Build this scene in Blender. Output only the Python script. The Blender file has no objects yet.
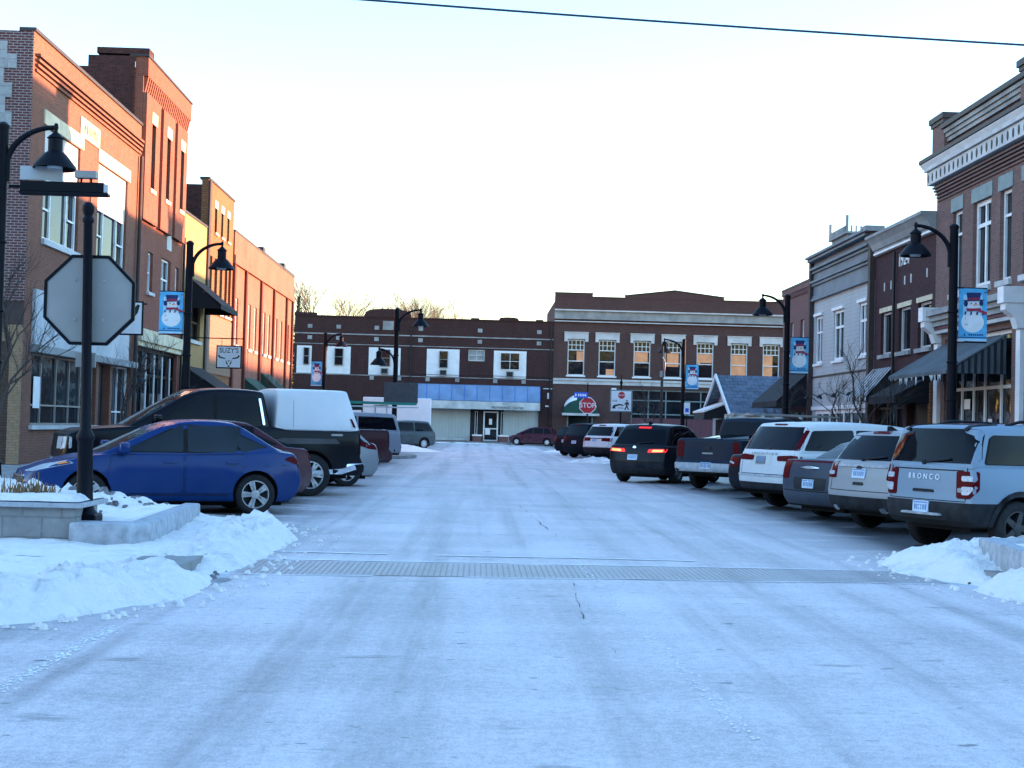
import bpy, bmesh, math, random
from mathutils import Vector, Matrix, noise
from mathutils.bvhtree import BVHTree
R = math.radians
random.seed(7)
sc = bpy.context.scene
COL = sc.collection
PI = math.pi

# ------------------------------------------------------------------ materials
def new_mat(name):
    m = bpy.data.materials.new(name); m.use_nodes = True
    nt = m.node_tree
    return m, nt, nt.nodes['Principled BSDF']

def setp(b, **k):
    for n, v in k.items():
        n = n.replace('_', ' ')
        b.inputs[n].default_value = v

def c4(c): return (c[0], c[1], c[2], 1)

def link(nt, a, b): nt.links.new(a, b)

def noise_fac(nt, vec, scale, lo, hi, detail=4, rough=0.55):
    n = nt.nodes.new('ShaderNodeTexNoise'); n.inputs['Scale'].default_value = scale
    n.inputs['Detail'].default_value = detail; n.inputs['Roughness'].default_value = rough
    if vec is not None: link(nt, vec, n.inputs['Vector'])
    r = nt.nodes.new('ShaderNodeMapRange'); r.inputs[1].default_value = lo; r.inputs[2].default_value = hi
    link(nt, n.outputs[0], r.inputs[0])
    return r.outputs[0]

def mixc(nt, fac, a, b, mode='MIX'):
    m = nt.nodes.new('ShaderNodeMix'); m.data_type = 'RGBA'; m.blend_type = mode
    for s, v in ((m.inputs[0], fac), (m.inputs[6], a), (m.inputs[7], b)):
        if hasattr(v, 'is_linked'): link(nt, v, s)
        elif isinstance(v, (int, float)): s.default_value = v
        else: s.default_value = c4(v)
    return m.outputs[2]

def mathn(nt, op, a, b=0.0, clamp=False):
    m = nt.nodes.new('ShaderNodeMath'); m.operation = op; m.use_clamp = clamp
    for s, v in ((m.inputs[0], a), (m.inputs[1], b)):
        if hasattr(v, 'is_linked'): link(nt, v, s)
        else: s.default_value = v
    return m.outputs[0]

def pos(nt):
    return nt.nodes.new('ShaderNodeNewGeometry').outputs['Position']

def sep(nt, v):
    s = nt.nodes.new('ShaderNodeSeparateXYZ'); link(nt, v, s.inputs[0]); return s.outputs

def comb(nt, x, y, z=0.0):
    c = nt.nodes.new('ShaderNodeCombineXYZ')
    for s, v in zip(c.inputs, (x, y, z)):
        if hasattr(v, 'is_linked'): link(nt, v, s)
        else: s.default_value = v
    return c.outputs[0]

def bump(nt, b, h, strength=0.3, dist=0.02):
    n = nt.nodes.new('ShaderNodeBump'); n.inputs['Strength'].default_value = strength
    n.inputs['Distance'].default_value = dist
    link(nt, h, n.inputs['Height']); link(nt, n.outputs[0], b.inputs['Normal'])

def plain(name, col, rough=0.7, metal=0.0, var=0.18, scale=3.0, spec=0.4, coat=0.0):
    m, nt, b = new_mat(name)
    p = pos(nt)
    f = noise_fac(nt, p, scale, 0.3, 0.7)
    dark = tuple(c * (1 - var) for c in col); lite = tuple(min(1, c * (1 + var)) for c in col)
    link(nt, mixc(nt, f, dark, lite), b.inputs['Base Color'])
    setp(b, Roughness=rough, Metallic=metal, Specular_IOR_Level=spec, Coat_Weight=coat)
    return m

def brick(name, c1, c2, mortar, w=0.21, h=0.075, ms=0.011, stain=0.35, tint=(0.5, 0.45, 0.42)):
    m, nt, b = new_mat(name)
    s = sep(nt, pos(nt))
    u = mathn(nt, 'ADD', s[0], s[1])
    v = comb(nt, u, s[2])
    t = nt.nodes.new('ShaderNodeTexBrick')
    link(nt, v, t.inputs['Vector'])
    t.inputs['Color1'].default_value = c4(c1); t.inputs['Color2'].default_value = c4(c2)
    t.inputs['Mortar'].default_value = c4(mortar)
    t.inputs['Scale'].default_value = 1; t.inputs['Mortar Size'].default_value = ms
    t.inputs['Brick Width'].default_value = w; t.inputs['Row Height'].default_value = h
    t.inputs['Mortar Smooth'].default_value = 0.3; t.inputs['Bias'].default_value = -0.1
    big = noise_fac(nt, v, 0.55, 0.35, 0.7, 6)
    streak = noise_fac(nt, comb(nt, mathn(nt, 'MULTIPLY', u, 2.2), mathn(nt, 'MULTIPLY', s[2], 0.35)), 1.0, 0.45, 0.75, 5)
    f = mathn(nt, 'MULTIPLY', mathn(nt, 'ADD', big, streak), stain * 0.6, True)
    col = mixc(nt, f, t.outputs[0], tuple(a * k for a, k in zip(c1, tint)))
    fine = noise_fac(nt, v, 9.0, 0.3, 0.75, 3)
    col = mixc(nt, mathn(nt, 'MULTIPLY', fine, 0.3), col, tuple(min(1, x * 1.5) for x in c2))
    link(nt, col, b.inputs['Base Color'])
    setp(b, Roughness=0.9, Specular_IOR_Level=0.2)
    bump(nt, b, mathn(nt, 'SUBTRACT', 1.0, t.outputs['Fac']), 0.6, 0.012)
    return m

def siding(name, col, pitch=0.16, vertical=False, dark=0.55):
    m, nt, b = new_mat(name)
    s = sep(nt, pos(nt))
    u = mathn(nt, 'ADD', s[0], s[1])
    a = u if vertical else s[2]
    fr = mathn(nt, 'FRACT', mathn(nt, 'DIVIDE', a, pitch))
    r = nt.nodes.new('ShaderNodeMapRange'); r.inputs[1].default_value = 0.0; r.inputs[2].default_value = 0.14
    link(nt, fr, r.inputs[0])
    f = noise_fac(nt, comb(nt, mathn(nt, 'MULTIPLY', u, 1.5), mathn(nt, 'MULTIPLY', s[2], 0.5)), 1.2, 0.4, 0.75, 5)
    base = mixc(nt, mathn(nt, 'MULTIPLY', f, 0.35), col, tuple(c * 0.62 for c in col))
    link(nt, mixc(nt, r.outputs[0], tuple(c * dark for c in col), base), b.inputs['Base Color'])
    setp(b, Roughness=0.65)
    bump(nt, b, fr, 0.5, 0.03)
    return m

def glass(name, col=(0.010, 0.013, 0.018), rough=0.04, wob=0.06, spec=0.22):
    m, nt, b = new_mat(name)
    p = pos(nt)
    n = nt.nodes.new('ShaderNodeTexNoise'); n.inputs['Scale'].default_value = 1.7; link(nt, p, n.inputs['Vector'])
    bump(nt, b, n.outputs[0], wob, 0.1)
    f = noise_fac(nt, p, 0.9, 0.35, 0.7)
    link(nt, mixc(nt, f, tuple(c * 0.5 for c in col), tuple(c * 1.6 for c in col)), b.inputs['Base Color'])
    setp(b, Roughness=rough, Specular_IOR_Level=spec)
    return m

def paint(name, col, metal=0.1, rough=0.32, salt=0.55, spec=.16):
    m, nt, b = new_mat(name)
    tc = nt.nodes.new('ShaderNodeTexCoord').outputs['Object']
    s = sep(nt, tc)
    low = nt.nodes.new('ShaderNodeMapRange'); low.inputs[1].default_value = 1.05; low.inputs[2].default_value = 0.2
    link(nt, s[2], low.inputs[0])
    n = noise_fac(nt, tc, 3.5, 0.3, 0.72, 8, 0.7)
    fac = mathn(nt, 'MULTIPLY', mathn(nt, 'MULTIPLY', low.outputs[0], n), salt, True)
    link(nt, mixc(nt, fac, col, (0.3, 0.3, 0.31)), b.inputs['Base Color'])
    rr = mathn(nt, 'ADD', mathn(nt, 'MULTIPLY', fac, 0.7), rough, True)
    link(nt, rr, b.inputs['Roughness'])
    setp(b, Metallic=metal * .3, Coat_Weight=0.04, Coat_Roughness=0.12, Specular_IOR_Level=spec)
    fine = nt.nodes.new('ShaderNodeTexNoise'); fine.inputs['Scale'].default_value = 2.2; link(nt, tc, fine.inputs['Vector'])
    bump(nt, b, fine.outputs[0], 0.05, 0.03)
    return m

def snow_mat(name, dirt=0.0):
    m, nt, b = new_mat(name)
    p = pos(nt)
    f = noise_fac(nt, p, 5.0, 0.35, 0.7, 8, 0.65)
    c = mixc(nt, f, (0.90, 0.84, 0.79), (0.97, 0.91, 0.86))
    d = noise_fac(nt, p, 2.3, 0.60 - dirt * 0.18, 0.72, 10, 0.7)
    c = mixc(nt, mathn(nt, 'MULTIPLY', d, 0.25 + dirt * 0.5), c, (0.22, 0.21, 0.20))
    link(nt, c, b.inputs['Base Color'])
    setp(b, Roughness=0.75, Specular_IOR_Level=0.3, Subsurface_Weight=0.0)
    n = nt.nodes.new('ShaderNodeTexNoise'); n.inputs['Scale'].default_value = 16; n.inputs['Detail'].default_value = 9; n.inputs['Roughness'].default_value = .68
    link(nt, p, n.inputs['Vector']); bump(nt, b, n.outputs[0], 0.75, 0.07)
    return m

def emis(name, col, s, base=None):
    m, nt, b = new_mat(name)
    setp(b, Base_Color=c4(base or col), Emission_Color=c4(col), Emission_Strength=s, Roughness=0.3)
    return m

M = {}
M['grit'] = plain('gritty ice', (0.16, 0.16, 0.165), .9, var=.7, scale=9); M['snow'] = snow_mat('snow', .3); M['snow_dirty'] = snow_mat('dirty snow', 1.0)
M['b1'] = brick('red brown brick', (0.165, 0.068, 0.047), (0.215, 0.093, 0.064), (0.2, 0.12, 0.09))
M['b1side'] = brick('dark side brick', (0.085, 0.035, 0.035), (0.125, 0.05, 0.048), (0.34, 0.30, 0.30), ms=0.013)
M['b2'] = brick('red brick', (0.19, 0.066, 0.045), (0.24, 0.085, 0.06), (0.2, 0.11, 0.08))
M['b2side'] = brick('soot brick', (0.04, 0.022, 0.022), (0.10, 0.04, 0.035), (0.06, 0.04, 0.04), stain=0.7)  # darker, blotchier brick used on flank walls
M['b3'] = brick('buff brick', (0.34, 0.22, 0.09), (0.40, 0.27, 0.12), (0.3, 0.2, 0.11))
M['b4'] = brick('orange tan brick', (0.22, 0.10, 0.048), (0.29, 0.14, 0.068), (0.11, 0.06, 0.035), w=0.25, h=0.11, ms=0.02)
M['b5'] = brick('salmon brick', (0.225, 0.098, 0.072), (0.275, 0.13, 0.096), (0.22, 0.115, 0.085), stain=0.6)
M['b5dark'] = brick('worn dark red brick', (0.10, 0.03, 0.022), (0.13, 0.04, 0.03), (0.09, 0.04, 0.03))
M['bfl'] = brick('dark brown brick', (0.042, 0.019, 0.020), (0.066, 0.030, 0.030), (0.056, 0.038, 0.035))
M['bfr'] = brick('plum brown brick', (0.072, 0.038, 0.036), (0.10, 0.053, 0.048), (0.095, 0.064, 0.06))
M['r1'] = brick('rose brick', (0.135, 0.078, 0.072), (0.20, 0.115, 0.10), (0.19, 0.15, 0.14))
M['r2'] = brick('oxblood brick', (0.042, 0.018, 0.022), (0.068, 0.029, 0.031), (0.055, 0.033, 0.036))
M['r4'] = brick('faded red brick', (0.155, 0.075, 0.07), (0.20, 0.095, 0.085), (0.18, 0.13, 0.12))
M['tan'] = brick('tan brick', (0.26, 0.17, 0.10), (0.35, 0.23, 0.14), (0.2, 0.15, 0.11))
M['brown_in'] = brick('dark brown infill brick', (0.075, 0.05, 0.038), (0.1, 0.065, 0.05), (0.05, 0.035, 0.03))
M['block'] = brick('grey block', (0.30, 0.32, 0.33), (0.38, 0.40, 0.41), (0.26, 0.27, 0.28), w=0.5, h=0.25, ms=0.02, stain=0.5)
M['white'] = plain('white trim paint', (0.72, 0.73, 0.74), 0.5, var=0.08)
M['cream'] = plain('cream stone', (0.62, 0.54, 0.38), 0.8)
M['stone'] = plain('pale stone', (0.5, 0.5, 0.5), 0.85, scale=1.2)
M['graystone'] = plain('grey stone', (0.27, 0.28, 0.28), 0.85, var=0.35, scale=0.9)
M['teal'] = plain('grey teal paint', (0.16, 0.22, 0.23), 0.6)
M['dark_sign'] = plain('dark sign back', (.06, .065, .075), .6)
M['dark'] = plain('dark paint', (0.007, 0.008, 0.011), 0.6)
M['black'] = plain('black metal', (0.004, 0.005, 0.009), 0.5, spec=0.12, scale=8)
M['brownwood'] = plain('brown wood trim', (0.05, 0.032, 0.03), 0.7)
M['canvas_black'] = plain('black canvas', (0.007, 0.008, 0.013), 0.85, scale=1.5)
M['canvas_green'] = plain('green canvas', (0.012, 0.06, 0.045), 0.85)
M['canvas_gray'] = plain('grey green canvas', (0.075, 0.095, 0.11), 0.8, var=0.3, scale=1.2)
M['blue_awn'] = plain('sky blue metal', (0.15, 0.25, 0.42), 0.55, var=0.22, scale=0.8)
M['valance'] = plain('weathered white', (0.48, 0.50, 0.49), 0.8, var=0.25, scale=1.0)
M['sidingW'] = siding('white clapboard', (0.40, 0.43, 0.44))
M['sidingG'] = plain('blue grey cornice paint', (0.15, 0.175, 0.20), 0.7, scale=0.7, var=0.25)
M['sidingB'] = siding('brown lap siding', (0.2, 0.12, 0.075), 0.2)
M['boards'] = siding('pale green boards', (0.42, 0.46, 0.44), 0.28, True, 0.7)
M['redpanel'] = siding('maroon panel', (0.11, 0.035, 0.05), 0.4, True)
M['glass'] = glass('window glass')
M['glass_store'] = glass('shop glass', (0.02, 0.025, 0.03), 0.05)
M['glass_car'] = glass('car glass', (0.0012, 0.0022, 0.0055), 0.03, 0.06, 0.13)
M['glass_clear'] = glass('clear car glass', (0.010, 0.016, 0.022), 0.03, 0.06, 0.25)
M['blind'] = plain('orange drawn blind', (0.85, 0.36, 0.17), 0.7, var=0.12)  # flat colour standing in for orange reflections in the far panes
M['curtain'] = plain('grey curtain', (0.3, 0.32, 0.33), 0.8)
M['roof'] = plain('tar roof', (0.03, 0.03, 0.03), 0.9)
M['coping'] = plain('dark coping', (0.035, 0.032, 0.035), 0.6)
M['tyre'] = plain('tyre rubber', (0.010, 0.010, 0.012), 0.85, var=0.5, scale=14)
M['rim'] = plain('alloy', (0.42, 0.43, 0.45), 0.35, 0.7, scale=10)
M['rim_dark'] = plain('dark alloy', (0.05, 0.05, 0.055), 0.45, 0.5)
M['rim_white'] = plain('pale hubcap', (0.62, 0.63, 0.65), 0.4, 0.2)
M['plastic'] = plain('black plastic trim', (0.016, 0.017, 0.021), 0.65, spec=.2, var=0.45, scale=6)
M['seam'] = plain('seam shadow gap', (0.006, 0.006, 0.007), 0.9)
M['red_lens'] = plain('red lens', (0.085, 0.002, 0.006), 0.35, spec=0.06)
M['clear_lens'] = plain('clear lens', (0.45, 0.48, 0.52), 0.2, spec=.3, scale=25, var=0.3)
M['amber'] = plain('amber lens', (0.7, 0.22, 0.05), 0.2)
M['chrome'] = plain('chrome', (0.75, 0.76, 0.78), 0.15, 0.9)
M['brake_on'] = emis('lit brake lamp', (1.0, 0.02, 0.012), 0.05, (0.25, 0.006, 0.006))
M['brake_hot'] = emis('lit brake lamp core', (1.0, 0.22, 0.07), 0.16)
M['plate'] = plain('licence plate', (0.5, 0.62, 0.75), 0.5)
M['plate_ink'] = plain('licence plate ink', (0.16, 0.25, 0.42), 0.5)
M['sign_white'] = plain('sign white', (0.78, 0.8, 0.82), 0.5, var=0.05)
M['sign_red'] = plain('sign red', (0.45, 0.02, 0.03), 0.4, var=0.1)
M['sign_blue'] = plain('sign blue', (0.03, 0.1, 0.55), 0.4, var=0.1)
M['sign_black'] = plain('sign black', (0.01, 0.01, 0.012), 0.5)
M['alu'] = plain('bare aluminium sign back', (0.28, 0.265, 0.25), 0.5, 0.1, var=0.12, scale=1.5)
M['cap_white'] = plain('white fibreglass', (0.62, 0.63, 0.66), 0.35, var=0.06, scale=1.0, coat=.1)
M['sheet'] = plain('weathered white sheet', (0.46, 0.48, 0.5), 0.75, var=0.16, scale=1.0)
M['ban_blue'] = plain('banner blue', (0.10, 0.42, 0.70), 0.7, var=0.15)
M['ban_lt'] = plain('banner pale blue', (0.42, 0.68, 0.86), 0.7, var=0.1)
M['ban_navy'] = plain('banner navy', (0.015, 0.03, 0.12), 0.7)
M['ban_red'] = plain('banner red', (0.36, 0.03, 0.07), 0.7)
M['ban_orange'] = plain('banner orange', (0.75, 0.2, 0.04), 0.7)
M['bark'] = plain('bark', (0.055, 0.045, 0.04), 0.95, var=0.4, scale=12)
M['twig'] = plain('twigs', (0.16, 0.115, 0.075), 0.95, var=0.3, scale=6)
M['needle'] = plain('needles', (0.025, 0.035, 0.02), 0.9, var=0.4)
M['straw'] = plain('dry straw', (0.22, 0.13, 0.06), 0.9, var=0.5, scale=30)
M['granite'] = plain('grey granite', (0.36, 0.38, 0.41), 0.8, var=0.25, scale=9)
M['planter_block'] = brick('stone planter block', (0.26, 0.265, 0.265), (0.32, 0.325, 0.32), (0.2, 0.2, 0.2), w=0.42, h=0.22, ms=0.012, stain=0.6)
M['ice'] = plain('ice', (0.7, 0.76, 0.8), 0.1, spec=0.6)
M['green'] = plain('green fibreglass', (0.02, 0.2, 0.15), 0.5)
M['lumber'] = plain('lumber', (0.40, 0.38, 0.36), 0.8)
M['wire'] = plain('wire', (0.03, 0.03, 0.06), 0.6)
M['lens_lamp'] = plain('lamp glass', (0.6, 0.62, 0.62), 0.2)
M['star_lights'] = plain('string light bulbs', (0.8, 0.75, 0.6), 0.3)

# shingle roof
def shingle():
    m, nt, b = new_mat('blue grey shingles')
    s = sep(nt, pos(nt))
    t = nt.nodes.new('ShaderNodeTexBrick'); link(nt, comb(nt, s[0], mathn(nt, 'MULTIPLY', s[2], 1.6)), t.inputs['Vector'])
    t.inputs['Color1'].default_value = (0.05, 0.065, 0.095, 1); t.inputs['Color2'].default_value = (0.085, 0.11, 0.15, 1)
    t.inputs['Mortar'].default_value = (0.025, 0.03, 0.045, 1); t.inputs['Scale'].default_value = 1
    t.inputs['Brick Width'].default_value = 0.45; t.inputs['Row Height'].default_value = 0.3; t.inputs['Mortar Size'].default_value = 0.02
    f = noise_fac(nt, pos(nt), 2.0, 0.4, 0.7, 8)
    link(nt, mixc(nt, mathn(nt, 'MULTIPLY', f, 0.4), t.outputs[0], (0.16, 0.2, 0.26)), b.inputs['Base Color'])
    setp(b, Roughness=0.9); return m
M['shingle'] = shingle()

def road_mat(name, pav=False):
    m, nt, b = new_mat(name)
    p = pos(nt); s = sep(nt, p)
    # wind-blown and tyre-packed snow film over asphalt: long streaks along and across the carriageway
    along = comb(nt, mathn(nt, 'MULTIPLY', s[0], 1.0), mathn(nt, 'MULTIPLY', s[1], 0.10))
    across = comb(nt, mathn(nt, 'MULTIPLY', s[0], 0.16), mathn(nt, 'MULTIPLY', s[1], 0.9))
    f1 = noise_fac(nt, along, 1.3, 0.33, 0.67, 8, 0.62)
    f2 = noise_fac(nt, across, 1.1, 0.33, 0.67, 8, 0.6)
    f3 = noise_fac(nt, p, 0.45, 0.3, 0.7, 5)
    f4 = noise_fac(nt, p, 13.0, 0.36, 0.64, 9, 0.85)
    grain = noise_fac(nt, p, 60.0, 0.36, 0.62, 5, 0.9)
    cov = mathn(nt, 'ADD', mathn(nt, 'MULTIPLY', f1, 0.22), mathn(nt, 'MULTIPLY', f2, 0.17))
    cov = mathn(nt, 'ADD', cov, mathn(nt, 'MULTIPLY', f3, 0.16))
    cov = mathn(nt, 'ADD', cov, mathn(nt, 'MULTIPLY', f4, 0.36))
    cov = mathn(nt, 'ADD', cov, mathn(nt, 'MULTIPLY', grain, 0.46))
    cov = mathn(nt, 'MULTIPLY', mathn(nt, 'SUBTRACT', cov, 0.08), 1.25, True)
    # bare wet patches in the parking bays, plus painted contact shade under cars
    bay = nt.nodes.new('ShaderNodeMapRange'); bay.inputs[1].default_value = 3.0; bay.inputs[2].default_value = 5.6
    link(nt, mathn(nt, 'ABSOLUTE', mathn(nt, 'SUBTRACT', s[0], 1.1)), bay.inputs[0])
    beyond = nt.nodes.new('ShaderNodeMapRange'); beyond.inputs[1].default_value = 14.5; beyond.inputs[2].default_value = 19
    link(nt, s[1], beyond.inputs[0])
    deep = nt.nodes.new('ShaderNodeMapRange'); deep.inputs[1].default_value = 4.2; deep.inputs[2].default_value = 5.8  # extra lane darkening, painted as contact shade under parked cars
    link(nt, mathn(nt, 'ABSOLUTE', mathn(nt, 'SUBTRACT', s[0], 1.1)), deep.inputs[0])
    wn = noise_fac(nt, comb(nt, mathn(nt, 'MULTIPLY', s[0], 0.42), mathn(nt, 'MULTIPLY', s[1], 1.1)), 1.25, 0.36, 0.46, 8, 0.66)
    wet = mathn(nt, 'MULTIPLY', mathn(nt, 'MULTIPLY', bay.outputs[0], beyond.outputs[0]), mathn(nt, 'ADD', wn, mathn(nt, 'MULTIPLY', deep.outputs[0], .9)), True)  # wet patches and painted contact shade combined
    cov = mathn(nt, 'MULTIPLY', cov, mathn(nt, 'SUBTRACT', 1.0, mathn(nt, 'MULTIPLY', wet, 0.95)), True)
    # tyre-worn bands along the lane and scoured dark smears
    tr = noise_fac(nt, comb(nt, mathn(nt, 'MULTIPLY', s[0], 1.9), mathn(nt, 'MULTIPLY', s[1], 0.035)), 1.0, 0.50, 0.66, 5, 0.5)
    tn = noise_fac(nt, comb(nt, mathn(nt, 'MULTIPLY', s[0], 5.0), mathn(nt, 'MULTIPLY', s[1], 0.5)), 1.0, 0.3, 0.7, 8, 0.7)
    cov = mathn(nt, 'MULTIPLY', cov, mathn(nt, 'SUBTRACT', 1.0, mathn(nt, 'MULTIPLY', mathn(nt, 'MULTIPLY', tr, tn), 0.6)), True)
    br = noise_fac(nt, comb(nt, mathn(nt, 'MULTIPLY', s[0], 0.8), mathn(nt, 'MULTIPLY', s[1], 2.6)), 1.3, 0.62, 0.70, 7, 0.62)
    cov = mathn(nt, 'MULTIPLY', cov, mathn(nt, 'SUBTRACT', 1.0, mathn(nt, 'MULTIPLY', br, 0.55)), True)
    # specks of bare asphalt and packed snow chips
    sp = noise_fac(nt, comb(nt, s[0], mathn(nt, 'MULTIPLY', s[1], 1.8)), 4.2, 0.705, 0.735, 2, 0.5)
    cov = mathn(nt, 'MULTIPLY', cov, mathn(nt, 'SUBTRACT', 1.0, mathn(nt, 'MULTIPLY', sp, 0.7)), True)
    if pav:
        t = nt.nodes.new('ShaderNodeTexBrick'); link(nt, comb(nt, s[1], s[0]), t.inputs['Vector'])
        t.inputs['Scale'].default_value = 1; t.inputs['Brick Width'].default_value = 1.5; t.inputs['Row Height'].default_value = 0.06
        t.inputs['Mortar Size'].default_value = 0.009; t.inputs['Color1'].default_value = (0, 0, 0, 1); t.inputs['Color2'].default_value = (0, 0, 0, 1)
        t.inputs['Mortar'].default_value = (1, 1, 1, 1)
        jn = noise_fac(nt, p, 0.9, 0.3, 0.6, 3)
        cov = mathn(nt, 'SUBTRACT', mathn(nt, 'MULTIPLY', cov, 0.62), mathn(nt, 'MULTIPLY', mathn(nt, 'MULTIPLY', t.outputs['Fac'], jn), 0.6), True)
        base = (0.09, 0.08, 0.08)
    else:
        base = (0.055, 0.058, 0.064)
    link(nt, mixc(nt, cov, base, (0.76, 0.67, 0.665)), b.inputs['Base Color'])
    rg = nt.nodes.new('ShaderNodeMapRange'); rg.inputs[3].default_value = 0.34; rg.inputs[4].default_value = 0.72
    link(nt, cov, rg.inputs[0]); link(nt, rg.outputs[0], b.inputs['Roughness'])
    setp(b, Specular_IOR_Level=0.35)
    h = mathn(nt, 'ADD', mathn(nt, 'MULTIPLY', f4, 0.6), mathn(nt, 'MULTIPLY', grain, 0.5))
    bump(nt, b, h, 0.35, 0.012)
    return m
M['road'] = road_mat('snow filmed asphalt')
M['pavers'] = road_mat('snow filmed pavers', True)
M['line'] = plain('snow filled joint', (0.82, 0.82, 0.84), 0.8)
M['faint'] = plain('faint packed snow', (0.58, 0.61, 0.68), 0.8, var=.12, scale=6)
M['crack'] = plain('bare crack', (0.05, 0.055, 0.06), 0.8)
M['concrete'] = plain('concrete', (0.24, 0.235, 0.23), 0.9, var=0.3, scale=2.5)
M['wetconc'] = plain('wet concrete gutter', (0.14, 0.145, 0.15), 0.5, var=0.4, scale=3)

def gutter_mat():
    m, nt, b = new_mat('half melted gutter'); p = pos(nt)
    f = noise_fac(nt, p, 1.6, 0.36, 0.60, 8, 0.65); g = noise_fac(nt, p, 30, 0.3, 0.7, 4, .7)
    fac = mathn(nt, 'ADD', mathn(nt, 'MULTIPLY', f, .8), mathn(nt, 'MULTIPLY', g, .2), True)
    link(nt, mixc(nt, fac, (0.10, 0.105, 0.115), (0.66, 0.67, 0.70)), b.inputs['Base Color']); setp(b, Roughness=.6, Specular_IOR_Level=.25)
    return m
M['gutter'] = gutter_mat()
# ------------------------------------------------------------------ mesh builder
def props(o, label=None, cat=None, group=None, kind=None):
    if label: o['label'] = label
    if cat: o['category'] = cat
    if group: o['group'] = group
    if kind: o['kind'] = kind
    return o

def empty(name, loc, rz=0.0, label=None, cat=None, group=None):
    o = bpy.data.objects.new(name, None); COL.objects.link(o)
    o.location = loc; o.rotation_euler = (0, 0, rz); o.empty_display_size = 0.3
    return props(o, label, cat, group)

class MB:
    def __init__(s, T=None):
        s.v = []; s.f = []; s.mi = []; s.T = T; s.m = 0
    def add(s, vs, fs):
        o = len(s.v)
        s.v += [s.T(*p) if s.T else tuple(p) for p in vs]
        s.f += [tuple(i + o for i in f) for f in fs]; s.mi += [s.m] * len(fs)
        return s
    def box(s, x0, x1, y0, y1, z0, z1):
        return s.add([(x0, y0, z0), (x1, y0, z0), (x1, y1, z0), (x0, y1, z0), (x0, y0, z1), (x1, y0, z1), (x1, y1, z1), (x0, y1, z1)],
                     [(0, 3, 2, 1), (4, 5, 6, 7), (0, 1, 5, 4), (1, 2, 6, 5), (2, 3, 7, 6), (3, 0, 4, 7)])
    def quad(s, a, b, c, d): return s.add([a, b, c, d], [(0, 1, 2, 3)])
    def prism(s, poly, fn, a, b):
        """polygon of 2D points, fn(p, q, t) -> 3D point, from t=a to t=b"""
        n = len(poly)
        vs = [fn(p, q, a) for p, q in poly] + [fn(p, q, b) for p, q in poly]
        fs = [tuple(range(n)), tuple(range(2 * n - 1, n - 1, -1))]
        fs += [(i, (i + 1) % n, n + (i + 1) % n, n + i) for i in range(n)]
        return s.add(vs, fs)
    def tube(s, path, rad, n=8, cap=True):
        path = [Vector(p) for p in path]; k = len(path)
        if not isinstance(rad, (list, tuple)): rad = [rad] * k
        vs = []; up = Vector((0.13, 0.07, 1)).normalized(); fs = []
        for i, p in enumerate(path):
            d = (path[min(i + 1, k - 1)] - path[max(i - 1, 0)]).normalized()
            a = d.cross(up)
            if a.length < 1e-3: a = d.cross(Vector((1, 0, 0)))
            a.normalize(); b = d.cross(a)
            for j in range(n):
                t = 2 * PI * j / n
                vs.append(tuple(p + (a * math.cos(t) + b * math.sin(t)) * rad[i]))
        for i in range(k - 1):
            for j in range(n):
                fs.append((i * n + j, i * n + (j + 1) % n, (i + 1) * n + (j + 1) % n, (i + 1) * n + j))
        if cap:
            fs.append(tuple(range(n))); fs.append(tuple(range((k - 1) * n, k * n)))
        return s.add(vs, fs)
    def lathe(s, prof, c=(0, 0, 0), n=24, axis='z'):
        vs = []; fs = []
        for r, h in prof:
            for j in range(n):
                t = 2 * PI * j / n; a, b = r * math.cos(t), r * math.sin(t)
                if axis == 'z': vs.append((c[0] + a, c[1] + b, c[2] + h))
                elif axis == 'y': vs.append((c[0] + a, c[1] + h, c[2] + b))
                else: vs.append((c[0] + h, c[1] + a, c[2] + b))
        k = len(prof)
        for i in range(k - 1):
            for j in range(n):
                fs.append((i * n + j, i * n + (j + 1) % n, (i + 1) * n + (j + 1) % n, (i + 1) * n + j))
        if prof[0][0] > 1e-4: fs.append(tuple(range(n)))
        if prof[-1][0] > 1e-4: fs.append(tuple(range((k - 1) * n, k * n)))
        return s.add(vs, fs)
    def build(s, name, mats, parent=None, smooth=0, bevel=0, label=None, cat=None, group=None, kind=None, org=None):
        if not isinstance(mats, (list, tuple)): mats = [mats]
        o_ = Vector((0, 0, 0))
        if org is not None: o_ = Vector(org)
        elif parent is not None and s.T is not None:
            q = parent
            while q is not None: o_ += Vector(q.location); q = q.parent
        me = bpy.data.meshes.new(name)
        me.from_pydata([tuple(Vector(p) - o_) for p in s.v], [], s.f)
        for m in mats: me.materials.append(m)
        me.polygons.foreach_set('material_index', s.mi)
        bm = bmesh.new(); bm.from_mesh(me)
        bmesh.ops.remove_doubles(bm, verts=bm.verts, dist=1e-5)
        bmesh.ops.recalc_face_normals(bm, faces=bm.faces)
        if bevel:
            es = [e for e in bm.edges if len(e.link_faces) == 2 and e.calc_face_angle(0) > 0.6]
            bmesh.ops.bevel(bm, geom=es, offset=bevel, segments=2, affect='EDGES', profile=0.5, clamp_overlap=True)
        bm.to_mesh(me); bm.free()
        if smooth:
            me.polygons.foreach_set('use_smooth', [True] * len(me.polygons))
            me.set_sharp_from_angle(angle=R(smooth))
        o = bpy.data.objects.new(name, me); COL.objects.link(o)
        if parent is not None: o.parent = parent
        if org is not None and parent is None: o.location = org
        return props(o, label, cat, group, kind)

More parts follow.
